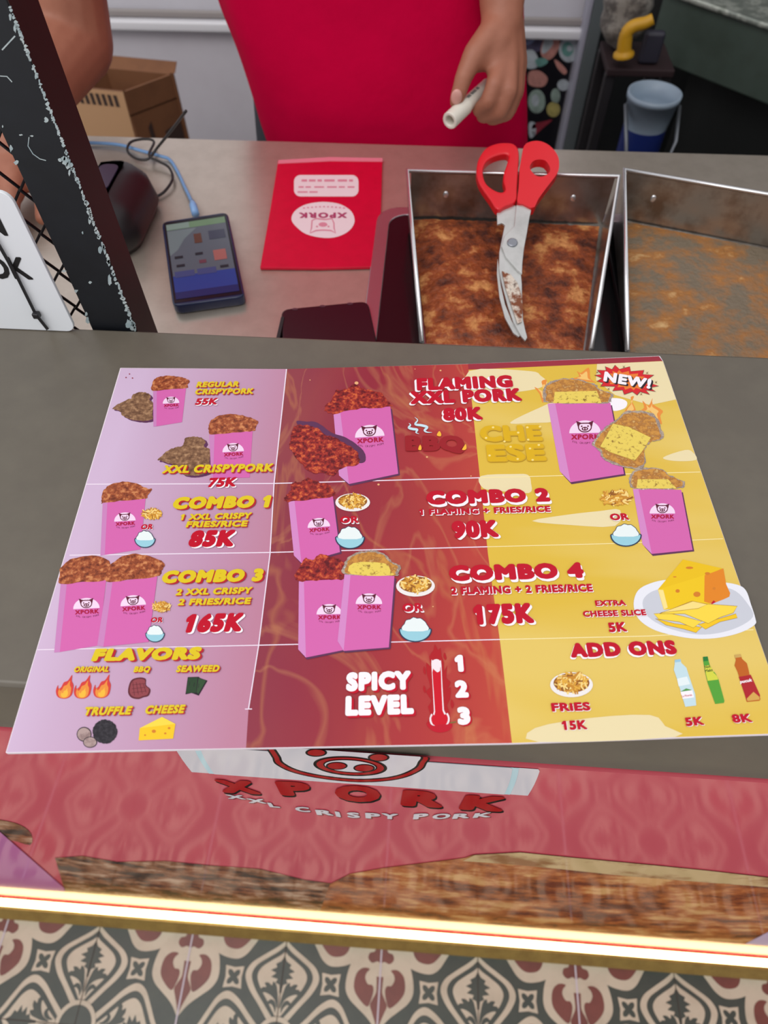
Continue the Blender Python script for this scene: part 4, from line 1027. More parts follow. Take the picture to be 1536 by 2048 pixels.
# ---- phone at the cable
m_pcase = mat('phone_case', (22, 26, 40), .3); m_pside = mat('phone_side', (30, 38, 72), .25)
zp = ZW+.012
c4 = [PZ(*p, zp) for p in ((323,443),(455,423),(490,592),(345,612))]
ph = thing('smartphone', sum(c4, Vector())/4-Vector((0, 0, .012)), 'smartphone showing a light screen with a blue lower band, plugged into a blue cable', 'phone')
def rounded(c, r, n=5):
    out = []
    for i in range(4):
        p = c[i]; a = (c[i-1]-p).normalized(); b = (c[(i+1) % 4]-p).normalized()
        for k in range(n+1):
            t = k/n; out.append(p + a*r*(1-t)**2 + b*r*t**2)
    return out
mb = MB(); mb.prism(rounded(c4, .009), (0, 0, -.0118), m_pside); mb.build('phone_body', ph, bevel=.002)
fn = lambda u, v, l: PZ(u, v, zp+.0003+l*.0001)
def bil(s, t): return (( (323*(1-s)+455*s)*(1-t)+(345*(1-s)+490*s)*t ), ((443*(1-s)+423*s)*(1-t)+(612*(1-s)+592*s)*t))
def B4(s0, t0, s1, t1): return [bil(s0, t0), bil(s1, t0), bil(s1, t1), bil(s0, t1)]
def scr(n, c): return mat('screen_'+n, c, .22, spec=.4)
pr = Print(fn)
pr.poly([tuple(p) for p in sm2(B4(.03,.02,.97,.97), 1)], scr('glass', (16, 18, 28)), 0)
pr.poly(B4(.06,.05,.94,.93), scr('page', (88, 92, 102)), 1)
pr.poly(B4(.06,.05,.94,.12), scr('bar', (104, 130, 100)), 2); pr.poly(B4(.06,.05,.4,.115), scr('bar_pale', (122, 140, 132)), 3)
pr.poly(B4(.06,.66,.94,.93), scr('blue', (44, 62, 132)), 2); pr.poly(B4(.06,.85,.94,.93), scr('deep_blue', (34, 42, 92)), 3)
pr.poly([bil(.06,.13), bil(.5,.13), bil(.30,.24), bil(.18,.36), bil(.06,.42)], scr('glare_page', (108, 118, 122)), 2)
for s0, t0, s1, t1, c in ((.44,.20,.55,.31,('brown',(92,58,48))), (.66,.19,.9,.29,('slate',(62,66,82))), (.68,.42,.86,.54,('coral',(156,92,88))), (.12,.43,.24,.46,('ink',(38,40,48))), (.13,.53,.25,.56,('ink',(38,40,48))),
                         (.42,.42,.53,.45,('ink',(38,40,48))), (.46,.51,.56,.55,('wine',(104,60,72))), (.74,.605,.86,.635,('ink',(38,40,48))), (.09,.61,.37,.68,('tab',(66,72,116))), (.41,.61,.68,.68,('tab',(66,72,116)))):
    pr.poly(B4(s0,t0,s1,t1), scr(*c), 4)
pr.build('screen', ph)

# ---- blue charging cable
m_blue = mat('cable_blue', (112, 150, 196), .45); m_plug = mat('plug_blue', (128, 166, 214), .4)
def zpath(pts, n=6):
    return [PZ(p.x, p.y, ZW+p.z) for p in cr([(a, b, c) for a, b, c in pts], n, False)]
pth = zpath([(100,284,.004),(190,286,.003),(240,290,.003),(280,301,.005),(320,312,.004),(340,320,.003),(356,345,.003),(370,375,.004),(382,400,.006),(388,418,.007)])
cab = thing('charging_cable', pth[len(pth)//2]-Vector((0, 0, .004)), 'light blue charging cable running along the back of the worktop into the phone', 'cable')
mb = MB(); mb.tube(pth, .0021, m_blue, 10); mb.build('cord', cab, smooth=True)
a, b = PZ(384, 402, ZW+.0066), PZ(391, 428, ZW+.0066)
mb = MB(); mb.tube([a, a.lerp(b, .35), b], [.0026, .0046, .0046], m_plug, 12); mb.build('plug', cab, smooth=True)
# ---- black cord in loops
m_cord = mat('cord_black', (34, 30, 32), .5)
pth = zpath([(372,222,.09),(345,258,.05),(315,295,.016),(296,318,.008),(272,317,.006),(255,302,.009),(262,284,.012),(290,278,.010),(308,284,.008),(298,310,.010),(316,322,.008),(338,335,.006),(345,358,.006),(330,382,.004),(312,394,.003),(296,401,.003)])
mb = MB(); mb.tube(pth, .0017, m_cord, 8); tag(mb.build('power_cable', smooth=True, at=pth[len(pth)//2]), 'thin black cord in loops beside the blue cable behind the phone', 'cord')

# ---- dark rounded device behind the post
m_dev = mat('device_black', (32, 24, 27), .42)
d0 = PZ(272, 480, ZW); 
dev = thing('card_reader', (d0.x-.04, d0.y+.03, ZW), 'dark rounded payment device half hidden behind the chipped black post', 'device')
y1 = PZ(232, 306, ZW+.05).y; x1 = PZ(268, 400, ZW+.05).x; x0, y0 = x1-.082, d0.y-.045
rings = []
for z, ins in ((0, .004), (.010, 0), (.036, .004), (.049, .012), (.057, .028)):
    rings.append([Vector((x, y, ZW+z)) for x, y in rrect(x0+ins, y0+ins, x1-ins, y1-ins*1.2, .038-ins*.4, 7)])
mb = MB(); mb.loft(rings, m_dev); mb.build('device_body', dev, smooth=True)
mb = MB(); mb.prism([Vector((x, y, ZW+.0585)) for x, y in rrect(x0+.03, y0+.05, x1-.03, y1-.04, .008)], (0, 0, -.0018), mat('device_panel', (46, 38, 62), .3)); mb.build('device_panel', dev)

# ---- dark phone half hidden by the ledge
m_wal = mat('wallet_maroon', (44, 10, 20), .3, spec=.5)
zc = ZW+.009
c4 = [PZ(*p, zc) for p in ((562,618),(736,601),(762,720),(566,738))]
wl = thing('dark_phone', sum(c4, Vector())/4-Vector((0, 0, .009)), 'dark maroon phone lying beside the black basin, half hidden by the ledge', 'phone')
mb = MB(); mb.prism(rounded(c4, .010), (0, 0, -.0088), m_wal); mb.build('phone_body', wl, bevel=.0018)
for u, v in ((590, 618), (645, 612), (700, 607)):
    mb = MB(); mb.prism([PZ(u+x, v+y, zc+.0004) for x, y in ell(0, 0, 6, 2.2, 10)], (0, 0, -.0003), mat('wallet_stud', (84, 50, 60), .3)); mb.build('camera_lens', wl)
a, b = PZ(556, 634, ZW+.010), PZ(560, 700, ZW+.010)
mb = MB(); mb.box((a+b)/2-Vector((0, 0, .0049)), (.0034, (a-b).length, .0098), m_cord); tag(mb.build('upright_strip', at=((a.x+b.x)/2, (a.y+b.y)/2, ZW)), 'narrow black strip standing on edge left of the dark phone', 'strip')

# ================================================================== POST, WIRE SCREEN, SIGN
m_post = mat('post_black', (8, 11, 18), .55, noise=((16, 20, 28), 18, .45, .7)); m_posts = mat('post_side_brown', (34, 16, 17), .5)
m_chip = mat('chipped_paint', (150, 168, 172), .7, noise=((186, 196, 196), 60, .4, .6))
yp = YB+.003
pA, pB = PY(183, 657, yp), PY(272, 660, yp)
px0, px1 = pA.x, pB.x
post = thing('corner_post', ((px0+px1)/2, yp+.016, ZW), 'black square post with chipped pale paint along its front edge, at the left', 'post')
ztop = 2.45
mb = MB(); mb.prism([(px0, yp, ZW), (px1, yp, ZW), (px1, yp+.034, ZW), (px0, yp+.034, ZW)], (0, 0, ztop-ZW), m_post)
for i, (x, y) in enumerate([]): pass
mb.build('post_body', post, bevel=.0012)
mb = MB(); mb.prism([(px1+.0001, yp+.0006, ZW), (px1+.0005, yp+.0006, ZW), (px1+.0005, yp+.0334, ZW), (px1+.0001, yp+.0334, ZW)], (0, 0, ztop-ZW), m_posts); mb.build('post_side', post)
pr = Print(lambda u, v, l: PY(u, v, yp-.0002-l*.0001), (778, 1950))
r5 = random.Random(11)
def chip(u, v, w_, h_):
    pts = [(u+w_*math.cos(g)*r5.uniform(.45, 1.1), v+h_*math.sin(g)*r5.uniform(.5, 1.1)) for g in [k*math.pi/5 for k in range(10)]]
    pr.poly(pts, m_chip, 0)
n = 0
for i in range(150):
    t = (i+r5.random())/150; v = 660*t; u = 16+256*t
    if r5.random() < (.9 if .02 < t else .3): chip(u-r5.uniform(0, 3.2), v, r5.uniform(1.6, 5.4), r5.uniform(2.5, 7))
for u, v, a, b in ((131,322,9,13),(126,318,7,7),(120,320,5,4),(136,332,5,9),(139,345,3,8),(258,648,11,10),(265,654,7,8),(92,240,5,6),(30,55,4,12),(20,35,3,8),(220,560,5,12),(200,500,4,12),(180,440,4,10),(32,325,6,5),(22,297,4,8),(175,640,5,9),(172,628,3,6),(128,542,6,3),(180,565,4,4),(152,582,5,4),(63,272,4,2),(42,270,4,2),(165,465,2,4),(5,253,2,3)):
    chip(u, v, a, b)
pr.line([(4,100),(30,72)], 3, m_chip, 0); pr.line([(58,274),(56,292),(66,308),(80,318),(92,321)], 1.8, m_chip, 0); pr.line([(0,152),(14,153),(24,164)], 2, m_chip, 0)
pr.build('chipped_edge', post)

m_wire = mat('wire_black', (22, 21, 24), .5, metal=.3)
ys = YB+.022
scrn = thing('wire_screen', (px0-.11, ys, ZW), 'black diamond wire mesh screen beside the post behind the white sign', 'screen')
mb = MB(); step = .0155; per = .034
for k in range(14):
    xk = px0-.002-k*step; pth = []
    nz = int((2.05-ZW)/(per/2))
    for i in range(nz+1):
        pth.append((xk-step/2+(step*.47 if (i+k) % 2 else -step*.47), ys+(.001 if k % 2 else -.001), ZW+.004+i*per/2))
    mb.tube(pth, .0014, m_wire, 6)
wires = mb.build('wire_mesh', scrn, smooth=True); wires['kind'] = 'stuff'
mb = MB(); mb.box((px0-.115, ys, ZW+.006), (.225, .012, .012), m_wire); mb.build('bottom_rail', scrn)

ysg = YB-.006
def SG(u, v): return PY(u, v, ysg)
m_sign = mat('sign_white', (232, 235, 240), .4); m_sink = mat('sign_black', (24, 22, 24), .5)
sgn = thing('plastic_sign', (SG(60, 655).x, ysg, ZL), 'white plastic sign with black capital letters standing on the ledge against the post', 'sign')
tr = SG(16, 384); brr = SG(149, 655)
xs1 = brr.x; zs1 = tr.z; zs0 = ZL+.0006
mb = MB(); mb.prism([(x, ysg, z) for x, z in rrect(xs1-.26, zs0, xs1, zs1, .008)], (0, .003, 0), m_sign); mb.build('sign_plate', sgn, bevel=.0005)
pr = Print(lambda u, v, l: PY(u, v, ysg-.0003-l*.0001), (778, 1950))
for s_, a, b, h in (('N', (-22,470.5), (17,472), 47), ('OK', (-18,557), (67,559.5), 50)):
    pr.text(s_, a, b, h, m_sink, 0, off=.035, up=(-.44, -.9))
pr.build('sign_lettering', sgn)
m_tie = mat('tie_black', (28, 26, 30), .45)
pth = [PY(u, v, ysg-.0018) for u, v in ((-60,395),(-8,478),(35,553),(72,628),(96,658))]
tie = thing('cable_tie', pth[3], 'black cable tie pulled tight across the white sign', 'cable tie')
mb = MB()
for i in range(len(pth)-1):
    A, B = pth[i], pth[i+1]; d = Vector((.0011, 0, .0006)); mb.prism([A-d, A+d, B+d, B-d], (0, -.001, 0), m_tie)
mb.build('strap', tie)
p = PY(73, 630, ysg-.004); mb = MB(); mb.box(p, (.0052, .005, .0046), m_tie); mb.build('head', tie, bevel=.0008)

# ================================================================== BEHIND THE WORKTOP
# ---- carton on the vendor's floor
m_ct = mat('carton_brown', (124, 80, 50), .8, noise=((108, 68, 42), 9, .4, .7)); m_ctl = mat('carton_tape', (196, 152, 112), .5); m_ctd = mat('carton_print', (62, 44, 38), .8)
m_cti = mat('carton_inner', (84, 52, 32), .85)
zc = PY(300, 130, 1.78).z
tl, tb, trr, tf = [PZ(u, v, zc) for u, v in ((108,170),(204,92),(348,147),(248,184))]
tb = tl+(trr-tf)                                   # square the top up
ctn = thing('cardboard_box', ((tl.x+trr.x)/2, (tb.y+tf.y)/2, ZV), 'open brown cardboard carton with pale tape standing by the white back wall', 'box')
drop = Vector((0, 0, ZV+.001-zc)); th = .006
def wallbox(a, b, name, m):
    n_ = (b-a).cross(Vector((0, 0, 1))).normalized()*th
    mb = MB(); mb.prism([a, b, b+drop, a+drop], -n_, m); return mb.build(name, ctn)
wallbox(tl, tf, 'side_panel', m_ct); wallbox(tf, trr, 'side_panel', m_ct); wallbox(trr, tb, 'side_panel', m_ct); wallbox(tb, tl, 'side_panel', m_ct)
mb = MB(); mb.prism([tl+Vector((0,0,-.05)), tf+Vector((0,0,-.05)), trr+Vector((0,0,-.05)), tb+Vector((0,0,-.05))], (0, 0, -.005), m_cti); mb.build('inner_flap', ctn)
mid = (tb+trr)/2; e_ = (trr-tb)
mb = MB(); mb.prism([tb, trr, trr+Vector((.0,.03,.012)), tb+Vector((0,.03,.012))], (.002, .004, 0), m_ct); mb.build('top_flap', ctn)
e1 = (tf-tl); nn = e1.cross(Vector((0,0,1))).normalized()
if nn.y > 0: nn = -nn
mb = MB(); mb.prism([tl+e1*.05+nn*.001, tl+e1*.99+nn*.001, tl+e1*.90+nn*.001+drop*.75, tl+e1*.05+nn*.001+drop*.75], nn*.0008, m_ctl); mb.build('pale_tape', ctn)
mb = MB()
for i in range(7):
    a = tl+e1*(.32+i*.085)+nn*.0022+drop*.015; mb.prism([a, a+e1*.05, a+e1*.05+drop*.045, a+drop*.045], nn*.0004, m_ctd)
e2 = (trr-tf); n2 = e2.cross(Vector((0,0,1))).normalized()
if n2.y > 0: n2 = -n2
for t0, s0, t1, s1 in ((.25,.16,.33,.24),(.55,.20,.9,.28),(.5,.30,.85,.36)):
    a = tf+n2*.0012; mb.prism([a+e2*t0+drop*s0, a+e2*t1+drop*(s0-.02), a+e2*t1+drop*(s1-.02), a+e2*t0+drop*s1], n2*.0004, m_ctd)
mb.build('printed_marks', ctn)['kind'] = 'stuff'

# ---- grey door post and the food picture on the back wall
m_pil = mat('pillar_grey', (96, 102, 104), .45); m_pile = mat('pillar_edge', (164, 162, 176), .4)
yq = YWALL-.07
a, b = PY(1187, 0, yq), PY(1213, 0, yq)
mb = MB(); mb.box(((a.x+b.x)/2+.004, YWALL-.035, (ZV+2.75)/2), (b.x-a.x, .068, 2.75-ZV), m_pil); mb.box((a.x-.003, YWALL-.035, (ZV+2.75)/2), (.012, .060, 2.75-ZV), m_pile)
tag(mb.build('trim_2', bevel=.002), kind='structure')
yf = YWALL-.006
pz0 = PY(1110, 64, yf).z; pxr = PY(1130, 200, yf).x
pxr = a.x-.012; pxl = pxr-.34
fp = thing('food_picture', ((pxl+pxr)/2, yf, ZV+.2), 'black panel printed with pale and pink food pieces on the wall right of the person', 'picture')
m_fp = mat('picture_black', (20, 18, 24), .35)
mb = MB(); mb.box(((pxl+pxr)/2, YWALL-.004, (pz0+ZV+.15)/2), (pxr-pxl, .006, pz0-ZV-.15), m_fp); mb.build('picture_panel', fp)
E3 = c_(980, 0, .36198)
pr = Print(lambda u, v, l: PY(u, v, YWALL-.0074-l*.0003), (778, 1950))
fpc = {'w': (186, 194, 200), 'p': (200, 140, 130), 'g': (150, 168, 158), 'y': (186, 172, 104), 'l': (130, 140, 176), 'd': (84, 80, 104), 'r': (150, 50, 66), 't': (110, 160, 152)}
fm = {k: mat('picture_'+k, c, .35, noise=(tuple(int(x*.8) for x in c), 30, .4, .7)) for k, c in fpc.items()}
pr.poly(E3([(160,185),(290,190),(330,240),(250,290),(180,260)]), fm['d'], 0, 3); pr.poly(E3([(170,200),(220,195),(250,220),(200,250)]), fm['l'], 1, 3)
pr.poly(E3([(300,215),(340,200),(385,225),(372,285),(330,330),(285,310),(282,260)]), fm['p'], 1, 3); pr.poly(E3([(298,225),(330,200),(350,240),(310,290),(285,290)]), fm['w'], 2, 3)
pr.poly(E3(ell(435, 275, 55, 70, 20)), fm['w'], 1); pr.poly(E3(ell(428, 272, 32, 42, 16)), fm['t'], 2); pr.poly(E3(ell(440, 268, 16, 18, 12)), fm['w'], 3)
pr.poly(E3([(355,330),(385,345),(425,390),(410,412),(375,380)]), fm['p'], 1, 3); pr.poly(E3([(185,290),(235,275),(265,320),(260,370),(215,380),(185,350)]), fm['w'], 1, 3); pr.poly(E3([(250,330),(300,320),(320,345),(270,370)]), fm['t'], 2, 3)
pr.poly(E3([(215,400),(270,390),(318,430),(300,475),(250,480),(212,460)]), fm['p'], 1, 3); pr.poly(E3(ell(405, 470, 34, 32, 16)), fm['w'], 1); pr.poly(E3(ell(258, 560, 48, 66, 18)), fm['g'], 1); pr.poly(E3(ell(250, 555, 22, 34, 14)), fm['w'], 2)
pr.poly(E3(ell(362, 530, 26, 42, 16)), fm['g'], 1); pr.poly(E3(ell(350, 605, 38, 42, 16)), fm['y'], 1); pr.poly(E3([(235,690),(300,670),(345,662),(290,710),(240,750)]), fm['r'], 1, 3); pr.poly(E3([(215,680),(250,680),(252,740),(220,760)]), fm['w'], 1, 3)
pr.build('printed_food', fp)

# ---- dark corner at the right
m_buck = mat('bucket_white', (150, 166, 182), .4); m_buckb = mat('bucket_blue', (22, 40, 108), .45)
yb_ = 1.60
bc0 = PY(1298, 225, yb_); br_ = (PY(1352, 160, yb_).x-PY(1245, 160, yb_).x)/2*.98
zt_ = PY(1300, 196, yb_).z; zm_ = PY(1290, 250, yb_).z
bk = thing('bucket', (bc0.x, yb_, ZV), 'white bucket with a blue lower half standing under the dark green tank', 'bucket')
mb = MB(); mb.lathe([(br_*.80, ZV+.001-0), (br_*.86, zm_)], (bc0.x, yb_, 0), m_buckb); mb.lathe([(0, ZV+.001), (br_*.80, ZV+.001)], (bc0.x, yb_, 0), m_buckb); mb.build('lower_body', bk, smooth=True)
mb = MB(); mb.lathe([(br_*.86, zm_), (br_, zt_), (br_*1.05, zt_), (br_*1.05, zt_+.012), (br_*.97, zt_+.012), (br_*.94, zt_-.02), (br_*.86, zm_+.01), (0, zm_+.01)], (bc0.x, yb_, 0), m_buck); mb.build('upper_body', bk, smooth=True)
mb = MB(); mb.tube([(bc0.x-br_*1.06, yb_-.01, zt_-.01)]+[(bc0.x-br_*1.02*math.cos(t), yb_-.06-.05*math.sin(t), zt_-.012-.13*math.sin(t)) for t in [k*math.pi/10 for k in range(1, 10)]]+[(bc0.x+br_*1.06, yb_-.01, zt_-.01)], .004, mat('bucket_bail', (120, 124, 130), .4, metal=.6), 8); mb.build('handle', bk, smooth=True)

m_rack = mat('rack_grey', (44, 41, 43), .5); m_shelf = mat('shelf_maroon', (40, 20, 23), .75)
ysl = 1.72
sh0 = PY(1216, 138, ysl); sh1 = PY(1352, 138, ysl)
rk = thing('low_shelf', ((sh0.x+sh1.x)/2, ysl+.1, ZV), 'low dark maroon shelf on grey legs carrying the sack, at the right', 'shelf')
zsh = sh0.z
mb = MB(); mb.box(((sh0.x+sh1.x)/2, ysl+.075, zsh-.008), (sh1.x-sh0.x, .15, .016), m_shelf); mb.build('shelf_board', rk, bevel=.003)
for x, y in ((sh0.x+.012, ysl+.02), (sh1.x-.012, ysl+.02), (sh0.x+.012, ysl+.145), (sh1.x-.012, ysl+.145)):
    mb = MB(); mb.box((x, y, (ZV+zsh-.016)/2), (.024, .02, zsh-.016-ZV), m_rack); mb.build('leg', rk, bevel=.003)
m_sack = mat('sack_grey', (150, 144, 136), .8, noise=((92, 86, 82), 40, .42, .6)); m_yel = mat('tool_yellow', (206, 152, 26), .45); m_dkp = mat('tool_dark', (48, 46, 58), .5)
scp = PY(1252, 22, ysl+.105)
mb = MB(); b_ = len(mb.v)
mb.ball((scp.x, ysl+.105, zsh+.088), (.054, .045, .088), m_sack, 18)
rs = random.Random(2)
for i in range(b_, len(mb.v)):
    v = mb.v[i]; mb.v[i] = Vector((v.x+.004*math.sin(v.z*130+v.x*40), v.y+.004*math.sin(v.z*90), max(zsh+.0005, v.z+.003*math.sin(v.x*160))))
tag(mb.build('patterned_sack', smooth=True, at=(scp.x, ysl+.10, zsh)), 'small grey patterned sack standing on the maroon shelf', 'sack')
ty = ysl+.012
pth = [PY(u, v, ty) for u, v in ((1306,38),(1290,46),(1268,52),(1254,64),(1250,82),(1248,102),(1247,112))]
tool = thing('yellow_clamp_tool', (pth[-1].x, ty, zsh), 'hand tool with a curved yellow handle on the maroon shelf in front of the sack', 'tool')
mb = MB(); mb.tube([(p.x, p.y, p.z) for p in cr(pth, 4, False)], [.011+.006*(i/24)+(.006 if i > 20 else 0) for i in range(25)], m_yel, 12); mb.build('handle', tool, smooth=True)
p = PY(1292, 88, ty+.03); mb = MB(); mb.box((p.x+.012, ty+.022, (p.z+.03+zsh)/2), (.045, .024, p.z+.03-zsh-.001), m_dkp); mb.build('tool_body', tool, bevel=.008)

m_tank = mat('tank_green', (66, 78, 70), .45, noise=((60, 70, 62), 14, .45, .7)); m_galv = mat('tank_top_steel', (140, 146, 138), .4, metal=.5, noise=((196, 200, 190), 26, .44, .58, (104, 112, 100)))
ztk = .92
A, B = PZ(1292, 114, ztk), PZ(1536, 212, ztk)
d_ = (B-A).normalized(); pn = Vector((-d_.y, d_.x, 0));
if pn.y < 0: pn = -pn
C_ = A+d_*.72; ztop_ = PP(1440, 25, A, pn).z
m_top = ztop_
tk = thing('green_tank', (A+C_)/2*1+pn*.2+Vector((0, 0, ZV-ztk)), 'big dark green metal tank with a dented galvanised top, at the upper right', 'tank')
zz = Vector((0, 0, 1))
mb = MB(); mb.prism([A, C_, C_+pn*.27, A+pn*.27], zz*(m_top-ztk), m_tank); mb.build('tank_body', tk, bevel=.006)
mb = MB(); O_ = [A-d_*.01-pn*.01+zz*(m_top-ztk), C_+d_*.01-pn*.01+zz*(m_top-ztk), C_+d_*.01+pn*.28+zz*(m_top-ztk), A-d_*.01+pn*.28+zz*(m_top-ztk)]
mb.prism(O_, zz*.012, m_galv); mb.build('tank_top', tk, bevel=.004)
mb = MB(); mb.prism([A+d_*.10+pn*.06, C_-d_*.02+pn*.06, C_-d_*.02+pn*.25, A+d_*.10+pn*.25], zz*(ZV+.002-ztk), mat('tank_stand', (13, 15, 14), .6)); mb.build('tank_stand', tk)

# ================================================================== THE PERSON
m_skin = mat('skin', (164, 106, 84), .5, spec=.35, noise=((150, 94, 74), 14, .4, .7), bump=(220, .12, .001))
m_nail = mat('nail', (206, 150, 140), .3); m_shirt = mat('shirt_red', (200, 0, 60), .85, spec=.06, noise=((190, 0, 56), 8, .4, .7), bump=(14, .25, .012))
m_trs = mat('trouser_dark', (40, 42, 52), .85); m_hair = mat('hair_black', (22, 18, 18), .55, bump=(200, .6, .004)); m_shoe = mat('shoe_dark', (34, 32, 34), .6)
PX, PYc = -.09, 1.10
person = thing('person', (PX, PYc, ZV), 'person in a red shirt behind the worktop, holding a white marker in one hand', 'person')
def limb(mb, pts, n=18):
    """chain of rounded tapering limb pieces; pts [(point, radius)]"""
    for (a, ra), (b, rb) in zip(pts, pts[1:]):
        a, b = Vector(a), Vector(b); d = (b-a).normalized(); path = []; rr = []
        for k in range(5):
            g = math.pi/2*(1-k/4); path.append(a-d*ra*math.sin(g)); rr.append(max(ra*math.cos(g), ra*.05))
        for k in range(5):
            g = math.pi/2*k/4; path.append(b+d*rb*math.sin(g)); rr.append(max(rb*math.cos(g), rb*.05))
        mb.tube(path, rr, m_skin, n)
def X(u, v, y, r): return (PY(u, v, y), r)
body = MB()
V3 = Vector
limb(body, [(V3((PX, PYc, 1.24)), .125), (V3((PX, PYc, 1.42)), .115), (V3((PX-.01, PYc, 1.62)), .125), (V3((PX-.01, PYc, 1.72)), .10)], 28)
limb(body, [(V3((PX-.01, PYc, 1.74)), .06), (V3((PX-.01, PYc-.01, 1.90)), .054)])
limb(body, [(V3((PX-.01, PYc-.03, 1.955)), .078), (V3((PX-.01, PYc-.01, 2.02)), .092)], 28)       # head
limb(body, [(V3((PX-.01, PYc-.075, 1.915)), .045), (V3((PX-.01, PYc-.06, 1.96)), .062)], 22)      # jaw
limb(body, [(V3((PX-.01, PYc-.115, 1.99)), .010), (V3((PX-.01, PYc-.132, 1.955)), .014)], 10)     # nose
for sg in (1, -1): limb(body, [(V3((PX-.01+sg*.093, PYc-.01, 1.99)), .014), (V3((PX-.01+sg*.088, PYc-.01, 1.955)), .010)], 10)
for sg in (1, -1):
    limb(body, [(V3((PX+sg*.09, PYc, 1.20)), .095), (V3((PX+sg*.10, PYc-.01, .86)), .060), (V3((PX+sg*.10, PYc+.01, .48)), .040), (V3((PX+sg*.10, PYc+.01, .44)), .042)], 22)
    limb(body, [(V3((PX+sg*.10, PYc+.02, .42)), .036), (V3((PX+sg*.115, PYc-.13, .408)), .027)], 16)
# arm on the viewer's right: hangs down, hand curled around the marker
sR = V3((PX+.17, PYc, 1.73))
limb(body, [(V3((PX, PYc, 1.74)), .075), (sR, .062), (V3((.175, 1.12, 1.50)), .043), X(1010, -70, .965, .036), X(1004, 0, .935, .0262), X(1004, 50, .918, .0235)])
limb(body, [X(992, 48, .915, .0185), X(1002, 128, .888, .0125)]); limb(body, [X(1002, 48, .915, .019), X(1016, 122, .894, .0135)])
limb(body, [X(1012, 48, .92, .019), X(1029, 124, .905, .013)]); limb(body, [X(1020, 52, .925, .017), X(1036, 132, .918, .012)])
limb(body, [X(986, 70, .905, .018), X(960, 118, .886, .014)]); limb(body, [X(996, 80, .9, .017), X(985, 120, .888, .012)])
limb(body, [X(988, 62, .905, .017), X(949, 108, .882, .0135), X(927, 155, .866, .0105), X(913, 202, .856, .0088)])
limb(body, [X(1002, 128, .888, .0118), X(989, 168, .864, .0105), X(976, 203, .856, .0094), X(957, 220, .866, .0082)])
limb(body, [X(1016, 122, .894, .0125), X(1018, 180, .866, .0110), X(1000, 222, .860, .0100), X(966, 233, .872, .0084)])
limb(body, [X(1029, 124, .905, .0118), X(1030, 182, .884, .0104), X(1014, 226, .874, .0094), X(984, 238, .880, .0080)])
limb(body, [X(1036, 132, .918, .0105), X(1034, 182, .902, .0094), X(1020, 220, .892, .0084), X(996, 234, .892, .0072)])
# arm on the viewer's left: elbow beside the post, hand resting on the worktop behind the wire screen
hz = ZW+.034
hl = PZ(14, 345, hz)
el = PY(140, 78, .97)
limb(body, [(V3((PX, PYc, 1.74)), .075), (V3((PX-.20, PYc, 1.73)), .062), (el+V3((.02, .05, .19)), .050), (el, .053), (el.lerp(hl, .45)+V3((-.004, 0, .012)), .044), (hl+V3((0, .03, .012)), .028)])
for i, (dx, ln) in enumerate(((-.034, .060), (-.012, .072), (.010, .070), (.031, .058))):
    k = hl+V3((dx*.8, -.045, .000))
    limb(body, [(hl+V3((dx*.3, .02, .006)), .019), (k, .0125)], 12); t = k+V3((dx*.2, -ln*.55, -.008)); limb(body, [(k, .0098), (t, .0088), (t+V3((0, -ln*.35, -.014)), .0075)], 12)
limb(body, [(hl+V3((.02, .02, .0)), .017), (hl+V3((.05, -.025, -.010)), .011), (hl+V3((.056, -.058, -.021)), .009)], 12)
bo = body.build('body', person)
rm = bo.modifiers.new('skin', 'REMESH'); rm.mode = 'VOXEL'; rm.voxel_size = .0034; rm.use_smooth_shade = True
smo = bo.modifiers.new('soften', 'SMOOTH'); smo.factor = .5; smo.iterations = 5
# thumb nail
tn = PY(913, 194, .8485); mb = MB(); mb.ball(tn, (.0066, .0030, .0085), m_nail, 10); mb.build('thumb_nail', person, smooth=True)
# face
hx, hy = PX-.01, PYc-.115
for sg in (1, -1):
    mb = MB(); mb.ball((hx+sg*.034, PYc-.098, 1.985), (.012, .010, .008), mat('eye_white', (230, 226, 220), .3), 10); e = mb.build('eye', person, smooth=True)
    mb = MB(); mb.ball((hx+sg*.034, PYc-.1065, 1.985), (.0052, .003, .0055), mat('eye_iris', (40, 24, 18), .2), 8); mb.build('iris', e, smooth=True)
    mb = MB(); mb.tube([(hx+sg*.016, PYc-.112, 2.004), (hx+sg*.036, PYc-.108, 2.009), (hx+sg*.054, PYc-.094, 2.003)], [.003, .0036, .002], m_hair, 8); mb.build('eyebrow', person, smooth=True)
mb = MB(); mb.tube([(hx-.024, PYc-.112, 1.925), (hx, PYc-.122, 1.923), (hx+.024, PYc-.112, 1.925)], [.003, .007, .003], mat('lips', (156, 88, 80), .45), 10); mb.build('mouth', person, smooth=True)
mb = MB(); rings = []
for z, r, dy in ((1.93, .088, .028), (1.97, .098, .024), (2.01, .104, .016), (2.05, .100, .006), (2.085, .082, .0), (2.112, .052, .0), (2.124, .012, .0)):
    R = []
    for k in range(32):
        g = 2*math.pi*k/32; q_ = r*(1+.02*math.sin(7*g+z*60)); y_ = PYc-.01+dy+q_*math.sin(g)
        if z < 2.06: y_ = max(y_, PYc-.03 if z < 2.0 else PYc-.085)
        R.append((PX-.01+q_*math.cos(g), y_, z))
    rings.append(R)
mb.loft(rings, m_hair); mb.build('hair', person, smooth=True)
